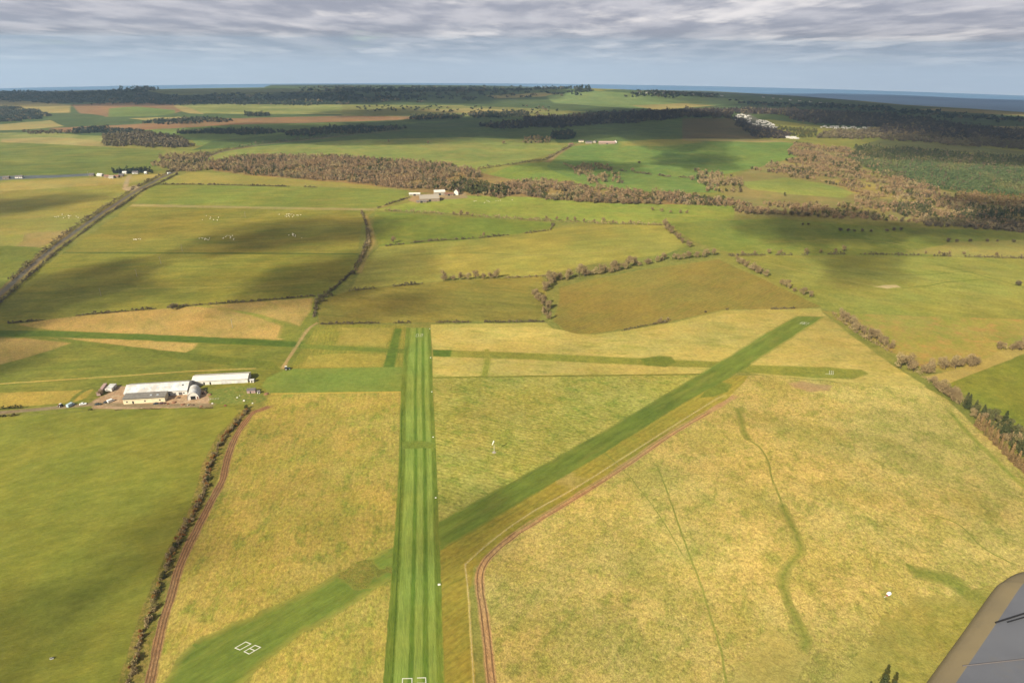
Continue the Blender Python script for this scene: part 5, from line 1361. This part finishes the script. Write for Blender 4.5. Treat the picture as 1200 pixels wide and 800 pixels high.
# hamlet by the road
for px, py, w, d, rz, wl, rf, lab in ((108, 206.2, 9, 7, .1, M_STONE, M_SLATE, 'dark roofed cottage at the left end of the hamlet'), (118, 206.4, 13, 8, -.3, M_WHITE, M_WROOF, 'bright white house in the hamlet'),
                                      (126, 208, 11, 7, -.2, M_STONE, M_TILE, 'red roofed house below the white one'), (131, 208.8, 9, 7, .1, M_WHITE, M_CONC, 'small white house in the middle of the hamlet row'),
                                      (137, 208.2, 10, 7, 0, M_STONE, M_TILE, 'stone house right of the middle of the hamlet row'), (142.5, 206.8, 9, 7, .2, M_STONE, M_SLATE, 'grey cottage at the right of the hamlet row'),
                                      (146.5, 203.8, 8, 6, .1, M_WHITE, M_WROOF, 'little white house in front of the dark conifers'), (159, 203.6, 12, 6, 0, M_WROOF, M_SLATE, 'low grey house in front of the dark conifers'),
                                      (171, 204, 5, 4, 0, M_WHITE, M_WROOF, 'tiny white shed right of the dark conifers'), (23, 208.6, 14, 7, .1, M_WHITE, M_SLATE, 'white farmhouse at the far left edge'),
                                      (8, 209.4, 12, 7, .1, M_STONE, M_SLATE, 'stone house at the far left edge')):
    house(px, py, w, d, 3.0, 5.4, rz, wl, rf, lab)
wood([(142, 200.2), (178, 200.6), (182, 202.6), (150, 203), (142, 202.4)], 'cone', 6, 8, 3.8, 'dark conifer clump behind the hamlet', n=50, mat=M_CONF, name='tree_clump', q=1.0)
# white buildings below the park
for px, py, w, d, h, lab in ((922, 162, 16, 10, 6, 'left white building below the caravan park'), (929, 162.6, 18, 12, 7, 'middle white building below the caravan park'), (934, 163, 10, 9, 4, 'right small white building below the caravan park'), (917, 160.6, 9, 7, 4, 'small cream building at the edge of the white group')):
    house(px, py, w, d, h * .7, h, .1, M_WHITE, M_WROOF, lab)
# static caravans
def make_caravan():
    o = empty('static_caravan'); tag(o, 'x', 'caravan')
    m = MB(); m.box(-5.5, 5.5, -1.8, 1.8, .5, 3.0, .05, .05); m.build('body', M_WHITE, o)
    m = MB(); m.prism([(-1.95, 2.98), (1.95, 2.98), (1.95, 3.1), (0, 3.6), (-1.95, 3.1)], -5.6, 5.6); m.build('roof', M_WROOF, o)
    m = MB()
    for q in (-3.8, -1.2, 1.4, 3.9): m.box(q - .7, q + .7, -1.86, -1.805, 1.5, 2.4)
    m.build('window', M_GLASS, o)
    reg(o); return o
proto = make_caravan(); first = True
def park(poly_px, n, label, grp, rz):
    global first
    pl = [G(*p) for p in poly_px]; P = scatter(poly_px, 17)
    P = P[rng.permutation(len(P))][:n]
    for x, y in P:
        c = proto if first else copy_tree(proto); first = False
        c.location = on(x, y, .2); c.rotation_euler = (0, 0, rz + random.choice((0, 0, math.pi / 2)) + random.uniform(-.3, .3)); c['label'] = label; c['group'] = grp
park([(861, 138), (868, 134), (878, 135), (881, 141), (884, 146), (872, 146), (864, 143)], 34, 'white static caravan in the left cluster on the dark hillside', 'caravans of the left cluster', .3)
park([(884, 143), (892, 139.5), (902, 144), (911, 149), (908, 151), (896, 151), (884, 150), (876, 148)], 46, 'white static caravan in the right cluster on the dark hillside', 'caravans of the right cluster', -.3)
park([(876, 151), (896, 152), (896, 154), (880, 153)], 8, 'white static caravan just below the two clusters', 'caravans below the clusters', 0)
park([(960, 148), (985, 148.5), (1030, 150.5), (1028, 153), (1000, 152.5), (962, 150)], 40, 'white static caravan in the long row at the foot of the dark wood', 'caravans of the long row', .1)
# coastal village houses, tiny
for i, (px, py) in enumerate([(748, 109.6), (758, 109.4), (768, 109.8), (778, 110.2), (790, 110.4), (800, 110.6), (812, 111.4), (822, 111.6), (834, 112.4), (846, 113)]):
    house(px, py, 16, 11, 5, 9, random.uniform(-.5, .5), M_WHITE, M_SLATE, 'distant house of the village on the coastal hill', grp='houses on the coastal hill')
for i in range(10):
    house(895 + i * 11 + random.uniform(-3, 3), 114.5 + i * 1.1, 16, 11, 5, 9, random.uniform(-.5, .5), M_WHITE, M_SLATE, 'distant pale house along the coast', grp='distant houses along the coast')

# sheep
M_WOOL = plain('wool', (226, 214, 186), .95, .15, 6, k=.75)
def make_sheep():
    o = empty('sheep'); tag(o, 'x', 'sheep')
    bm_v, bm_f = [], []
    n = 10
    pr = [(-.6, .08), (-.56, .26), (-.35, .36), (0, .39), (.35, .36), (.55, .26), (.66, .15), (.78, .13), (.9, .12), (1.0, .1), (1.06, .04)]
    zz = [.72, .72, .7, .7, .72, .78, .86, .95, .98, .92, .88]
    for (x, r), z in zip(pr, zz):
        for i in range(n):
            a = 2 * math.pi * i / n; bm_v.append((x, math.cos(a) * r * .9, z + math.sin(a) * r))
    k = len(pr)
    for j in range(k - 1):
        for i in range(n): bm_f.append((j * n + i, j * n + (i + 1) % n, (j + 1) * n + (i + 1) % n, (j + 1) * n + i))
    m = MB(); m.add(bm_v, bm_f)
    for sx in (-.38, .36):
        for sy in (-.16, .16): m.tube((sx, sy, .5), (sx + .02, sy, 0), .08, .04, 6)
    m.tube((.92, .1, 1.02), (.88, .22, 1.0), .04, .015, 5); m.tube((.92, -.1, 1.02), (.88, -.22, 1.0), .04, .015, 5)
    m.build('body', M_WOOL, o, True)
    reg(o); return o
sp = make_sheep(); sf = True
for (cx, cy, sx, sy, n, lab) in ((80, 254, 14, 3, 14, 'white sheep in the flock left of the road'), (240, 280, 9, 1.5, 12, 'white sheep in the flock above the field line'), (268, 279, 8, 3, 11, 'white sheep in the middle flock of the big pasture'),
                                 (345, 276, 8, 3, 12, 'white sheep in the flock in the shaded part of the pasture'), (340, 252.5, 16, 2, 16, 'white sheep in the flock high in the pasture'), (250, 257, 10, 3, 8, 'white sheep in the flock below the tan path'),
                                 (160, 281, 7, 1.2, 8, 'white sheep in the flock nearest the road'), (575, 236, 22, 3, 10, 'white sheep in the field right of the farm')):
    for _ in range(n):
        px, py = cx + random.gauss(0, sx * .5), cy + random.gauss(0, sy * .5)
        x, y = G(px, py); c = sp if sf else copy_tree(sp); sf = False
        c.location = on(x, y); c.rotation_euler = (0, 0, random.uniform(0, 6.28)); c.scale = (1.25,) * 3; c['label'] = lab; c['group'] = lab.replace('white sheep in', 'sheep of')

# ------------------------------------------------------------------ the wing of the aircraft, just below the camera
def atz(px, py, z):
    d = ray(px, py); t = (z - CAMZ) / d[2]; return Vector((d[0] * t, d[1] * t, z))
ZW = CAMZ - 1.15
edge = [(1040, 862), (1085, 800), (1128, 741), (1163, 692), (1172, 683.5), (1184, 676), (1200, 671), (1260, 657), (1400, 640)]
E = [atz(px, py, ZW) for px, py in edge]
org = E[1].copy()
o = empty('wing', org); tag(o, 'grey fabric covered aircraft wing tip at the lower right corner', 'wing')
out = [Vector((x, y, ZW)) for x, y in spline([(p.x, p.y) for p in E], 8)]
DW = Vector((.88, -.475, 0)); CH = 2.3
us = [0, .004, .012, .025, 0.045, .07, .10, .14, .2, .3, .45, .65, .9, 1.2, 1.6, 2.0, CH]
def zf(u):
    q = u / CH
    return .34 * (math.sqrt(max(q, 0)) * .62 - q * .30 - q * q * .32)
def grid(u0, u1, sgn, k=1.0):
    uu = [u for u in us if u0 <= u <= u1]; v = []
    for u in uu:
        for p in out: v.append(p + DW * u + Vector((0, 0, sgn * k * zf(u))) - org)
    n = len(out); f = []
    for a in range(len(uu) - 1):
        for i in range(n - 1):
            q = (a * n + i, a * n + i + 1, (a + 1) * n + i + 1, (a + 1) * n + i)
            f.append(q if sgn < 0 else q[::-1])
    return v, f
def wingmat(name, c1, c2, c3):
    t = NT(name); tc = t.n('ShaderNodeTexCoord').outputs['Object']
    col = t.mix(t.ramp(t.noise(tc, 2.2, 5, .65), .35, .65), alb(c1), alb(c2))
    col = t.mix(t.math('MULTIPLY', t.ramp(t.noise(tc, 6, 6, .8), .5, .7), .35), col, alb(c3))
    b = t.n('ShaderNodeBsdfPrincipled'); t.l(col, b.inputs['Base Color']); b.inputs['Roughness'].default_value = .5; b.inputs['Specular IOR Level'].default_value = .25
    bp = t.n('ShaderNodeBump'); bp.inputs['Strength'].default_value = .3; bp.inputs['Distance'].default_value = .02
    t.l(t.noise(tc, 2.5, 4, .6), bp.inputs['Height']); t.l(bp.outputs[0], b.inputs['Normal']); t.l(b.outputs[0], t.out.inputs[0]); return t.m
mw1 = wingmat('wing_edge_paint', (160, 142, 104), (146, 132, 102), (124, 114, 92)); mw2 = wingmat('wing_skin_paint', (122, 124, 132), (110, 112, 122), (132, 126, 116))
v, f = grid(0, .045, 1); mesh_obj('edge_strip', v, f, mw1, o, True)
v, f = grid(.045, CH, 1); mesh_obj('upper_skin', v, f, mw2, o, True)
v, f = grid(0, CH, -1, .35); mesh_obj('lower_skin', v, f, mw2, o, True)
def onskin(px, py):
    """where the ray through this spot meets the upper skin"""
    z = ZW + .06
    for _ in range(12):
        p = atz(px, py, z); best = 9
        for a, b in zip(out[:-1], out[1:]):
            e = b - a; det = e.x * -DW.y + DW.x * e.y
            if abs(det) < 1e-9: continue
            r_ = p - a
            s_ = (r_.x * -DW.y + DW.x * r_.y) / det; u = -(e.x * r_.y - e.y * r_.x) / det
            if -.01 <= s_ <= 1.01 and u >= 0: best = u; break
        if best < 9: z = ZW + zf(best)
    return atz(px, py, z)
def strip(pa, pb, w, name, mat, up_=.004, k=14):
    m = MB()
    P = [onskin(pa[0] + (pb[0] - pa[0]) * i / k, pa[1] + (pb[1] - pa[1]) * i / k) - org + Vector((0, 0, up_)) for i in range(k + 1)]
    for a, b in zip(P[:-1], P[1:]): m.tube(a, b, w, n=6, cap=True)
    m.build(name, mat, o)
strip((1166, 730.5), (1210, 716.5), .0014, 'wire', M_DARK, .003)
strip((1180, 730), (1214, 720), .0010, 'wire', M_DARK, .003)
strip((1128, 780), (1210, 771), .0012, 'seam', M_SLATE, .0005)

# ------------------------------------------------------------------ sun, sky, clouds, haze
SUN_EL = R(33)
SD = Vector((-.60, -.80, 0)).normalized()          # towards the sun, in plan
TS = Vector((SD.x * math.cos(SUN_EL), SD.y * math.cos(SUN_EL), math.sin(SUN_EL)))
sl = bpy.data.lights.new('sun', 'SUN'); sl.energy = 5.0; sl.angle = R(.6); sl.color = (1, .93, .75)
so = bpy.data.objects.new('sun', sl); COL.objects.link(so); so.location = (0, 0, 500)
so.rotation_euler = TS.to_track_quat('Z', 'Y').to_euler()

w = bpy.data.worlds.new('World'); S.world = w; w.use_nodes = True
nt = w.node_tree; nt.nodes.clear()
def N(t, **k):
    n_ = nt.nodes.new(t)
    for a, b in k.items(): setattr(n_, a, b)
    return n_
LK = nt.links.new
tc = N('ShaderNodeTexCoord').outputs['Generated']
sep = N('ShaderNodeSeparateXYZ'); LK(tc, sep.inputs[0])
def mth(op, a, b=0.0):
    n_ = N('ShaderNodeMath', operation=op)
    for i, v in enumerate((a, b)):
        if isinstance(v, (int, float)): n_.inputs[i].default_value = v
        else: LK(v, n_.inputs[i])
    return n_.outputs[0]
zz = mth('MAXIMUM', mth('ADD', sep.outputs[2], .052), .004)      # the horizon of the curved ground lies below eye level
cmb = N('ShaderNodeCombineXYZ'); LK(sep.outputs[0], cmb.inputs[0]); LK(sep.outputs[1], cmb.inputs[1]); LK(zz, cmb.inputs[2])
sky = N('ShaderNodeTexSky', sky_type='NISHITA'); sky.sun_disc = False; sky.sun_elevation = SUN_EL
sky.sun_rotation = math.atan2(TS.x, TS.y); sky.altitude = 250; sky.air_density = 1.2; sky.dust_density = 2.5; sky.ozone_density = 1.5
LK(cmb.outputs[0], sky.inputs[0])
# a broken cloud deck, projected onto a plane above
den = mth('ADD', zz, .035)
cx = mth('DIVIDE', sep.outputs[0], den); cy = mth('DIVIDE', sep.outputs[1], den)
cp = N('ShaderNodeCombineXYZ'); LK(cx, cp.inputs[0]); LK(cy, cp.inputs[1])
def nz(scale, det, ro, off=0):
    mp = N('ShaderNodeMapping'); LK(cp.outputs[0], mp.inputs[0]); mp.inputs['Location'].default_value = (off, off * .7, 0)
    mp.inputs['Scale'].default_value = (2.0, 1.1, 1)
    n_ = N('ShaderNodeTexNoise'); LK(mp.outputs[0], n_.inputs['Vector']); n_.inputs['Scale'].default_value = scale; n_.inputs['Detail'].default_value = det; n_.inputs['Roughness'].default_value = ro
    return n_.outputs['Fac']
def ramp(f, a, b):
    n_ = N('ShaderNodeMapRange', interpolation_type='SMOOTHSTEP'); LK(f, n_.inputs[0]); n_.inputs[1].default_value = a; n_.inputs[2].default_value = b; return n_.outputs[0]
def mixc(f, a, b):
    n_ = N('ShaderNodeMix', data_type='RGBA')
    LK(f, n_.inputs[0]) if not isinstance(f, (int, float)) else None
    for v, i in ((a, 6), (b, 7)):
        if isinstance(v, tuple): n_.inputs[i].default_value = v
        else: LK(v, n_.inputs[i])
    return n_.outputs[2]
CL = 4.2
g1_, g2_, g3_ = nz(.42, 5, .55, 3.3), nz(.8, 4, .55, 9.1), nz(.2, 3, .5, 21)
shade = mixc(ramp(g2_, .35, .68), (.44 * CL, .46 * CL, .55 * CL, 1), (.74 * CL, .73 * CL, .79 * CL, 1))
shade = mixc(ramp(g1_, .52, .68), shade, (1.05 * CL, 1.0 * CL, 1.0 * CL, 1))
cover = ramp(mth('ADD', mth('MULTIPLY', g3_, .5), mth('MULTIPLY', g1_, .5)), .30, .44)
col = mixc(cover, sky.outputs[0], shade)
# distant air below the deck: paler towards the horizon
low = ramp(zz, .06, .02)
col = mixc(mth('MULTIPLY', low, .9), col, (.74 * CL, .86 * CL, 1.02 * CL, 1))
bg = N('ShaderNodeBackground'); LK(col, bg.inputs[0]); bg.inputs[1].default_value = .092
wo = N('ShaderNodeOutputWorld'); LK(bg.outputs[0], wo.inputs[0])

# clouds overhead and behind: real volumes that shade the land
cm = bpy.data.materials.new('cloud_vapour'); cm.use_nodes = True; t_ = cm.node_tree; t_.nodes.clear()
pv = t_.nodes.new('ShaderNodeVolumePrincipled'); pv.inputs['Color'].default_value = (.95, .95, .95, 1); pv.inputs['Density'].default_value = .011; pv.inputs['Anisotropy'].default_value = .5
ou = t_.nodes.new('ShaderNodeOutputMaterial'); t_.links.new(pv.outputs[0], ou.inputs['Volume'])
import bmesh
def cloud(px0, px1, py0, py1, thick=55, hc=720, label='', rot=0.0):
    cxp, cyp = (px0 + px1) / 2, (py0 + py1) / 2
    A = G(px0, cyp); B = G(px1, cyp); C_ = G(cxp, py0); D_ = G(cxp, py1)
    cx_, cy_ = (C_[0] + D_[0]) / 2, (C_[1] + D_[1]) / 2
    rx, ry = math.dist(A, B) / 2, math.dist(C_, D_) / 2
    k = (hc - float(HT(cx_, cy_))) / TS.z
    bm = bmesh.new(); bmesh.ops.create_icosphere(bm, subdivisions=4, radius=1)
    sd = random.uniform(0, 50)
    for v in bm.verts:
        p = v.co.copy(); s = 1 + .55 * noise.noise(p * 1.6 + Vector((sd, 0, 0))) + .25 * noise.noise(p * 4 + Vector((0, sd, 0)))
        v.co = Vector((p.x * rx * s, p.y * ry * s, p.z * thick * s))
    me = bpy.data.meshes.new('cloud'); bm.to_mesh(me); bm.free(); me.materials.append(cm)
    o = bpy.data.objects.new('cloud', me); COL.objects.link(o)
    o.location = (cx_ + TS.x * k, cy_ + TS.y * k, hc); o.rotation_euler = (0, 0, rot)
    o['kind'] = 'structure'
for c in [(880, 1040, 252, 284, 80), (960, 1060, 300, 322), (250, 440, 262, 287, 70), (300, 470, 305, 345, 65), (-60, 120, 322, 392, 85), (-60, 90, 233, 250),
          (-120, 110, 700, 830, 22), (140, 260, 590, 680, 24), (480, 620, 575, 660, 20), (380, 520, 350, 372, 28), (600, 760, 190, 200), (770, 860, 178, 196),
          (190, 560, 146, 166, 95), (400, 780, 138, 164, 110), (680, 880, 128, 162, 95), (960, 1300, 132, 162, 80), (860, 1300, 122, 134, 60), (1060, 1300, 160, 192), (1120, 1300, 236, 262),
          (-200, 380, 106, 122, 110), (300, 640, 103, 120, 110), (860, 1300, 113, 130, 90), (380, 520, 128, 137, 60), (-300, -60, 420, 520), (1040, 1250, 262, 276)]:
    cloud(*c)

# haze
hm = bpy.data.materials.new('haze_air'); hm.use_nodes = True; t_ = hm.node_tree; t_.nodes.clear()
pv = t_.nodes.new('ShaderNodeVolumePrincipled'); pv.inputs['Color'].default_value = (.52, .75, 1, 1); pv.inputs['Density'].default_value = HAZE; pv.inputs['Anisotropy'].default_value = .3
ou = t_.nodes.new('ShaderNodeOutputMaterial'); t_.links.new(pv.outputs[0], ou.inputs['Volume'])
m = MB(); X = 12600; m.box(-X, X, -X, X, -400, 330)
hz = m.build('haze', hm); hz['kind'] = 'stuff'

S.view_settings.view_transform = 'Standard'; S.view_settings.look = 'None'; S.view_settings.gamma = 1
S.view_settings.use_curve_mapping = False
S.view_settings.exposure = EXPO
S.render.engine = 'CYCLES'
cy_ = S.cycles
cy_.use_denoising = True; cy_.max_bounces = 4; cy_.diffuse_bounces = 2; cy_.volume_bounces = 0; cy_.transparent_max_bounces = 8
cy_.sample_clamp_indirect = 5
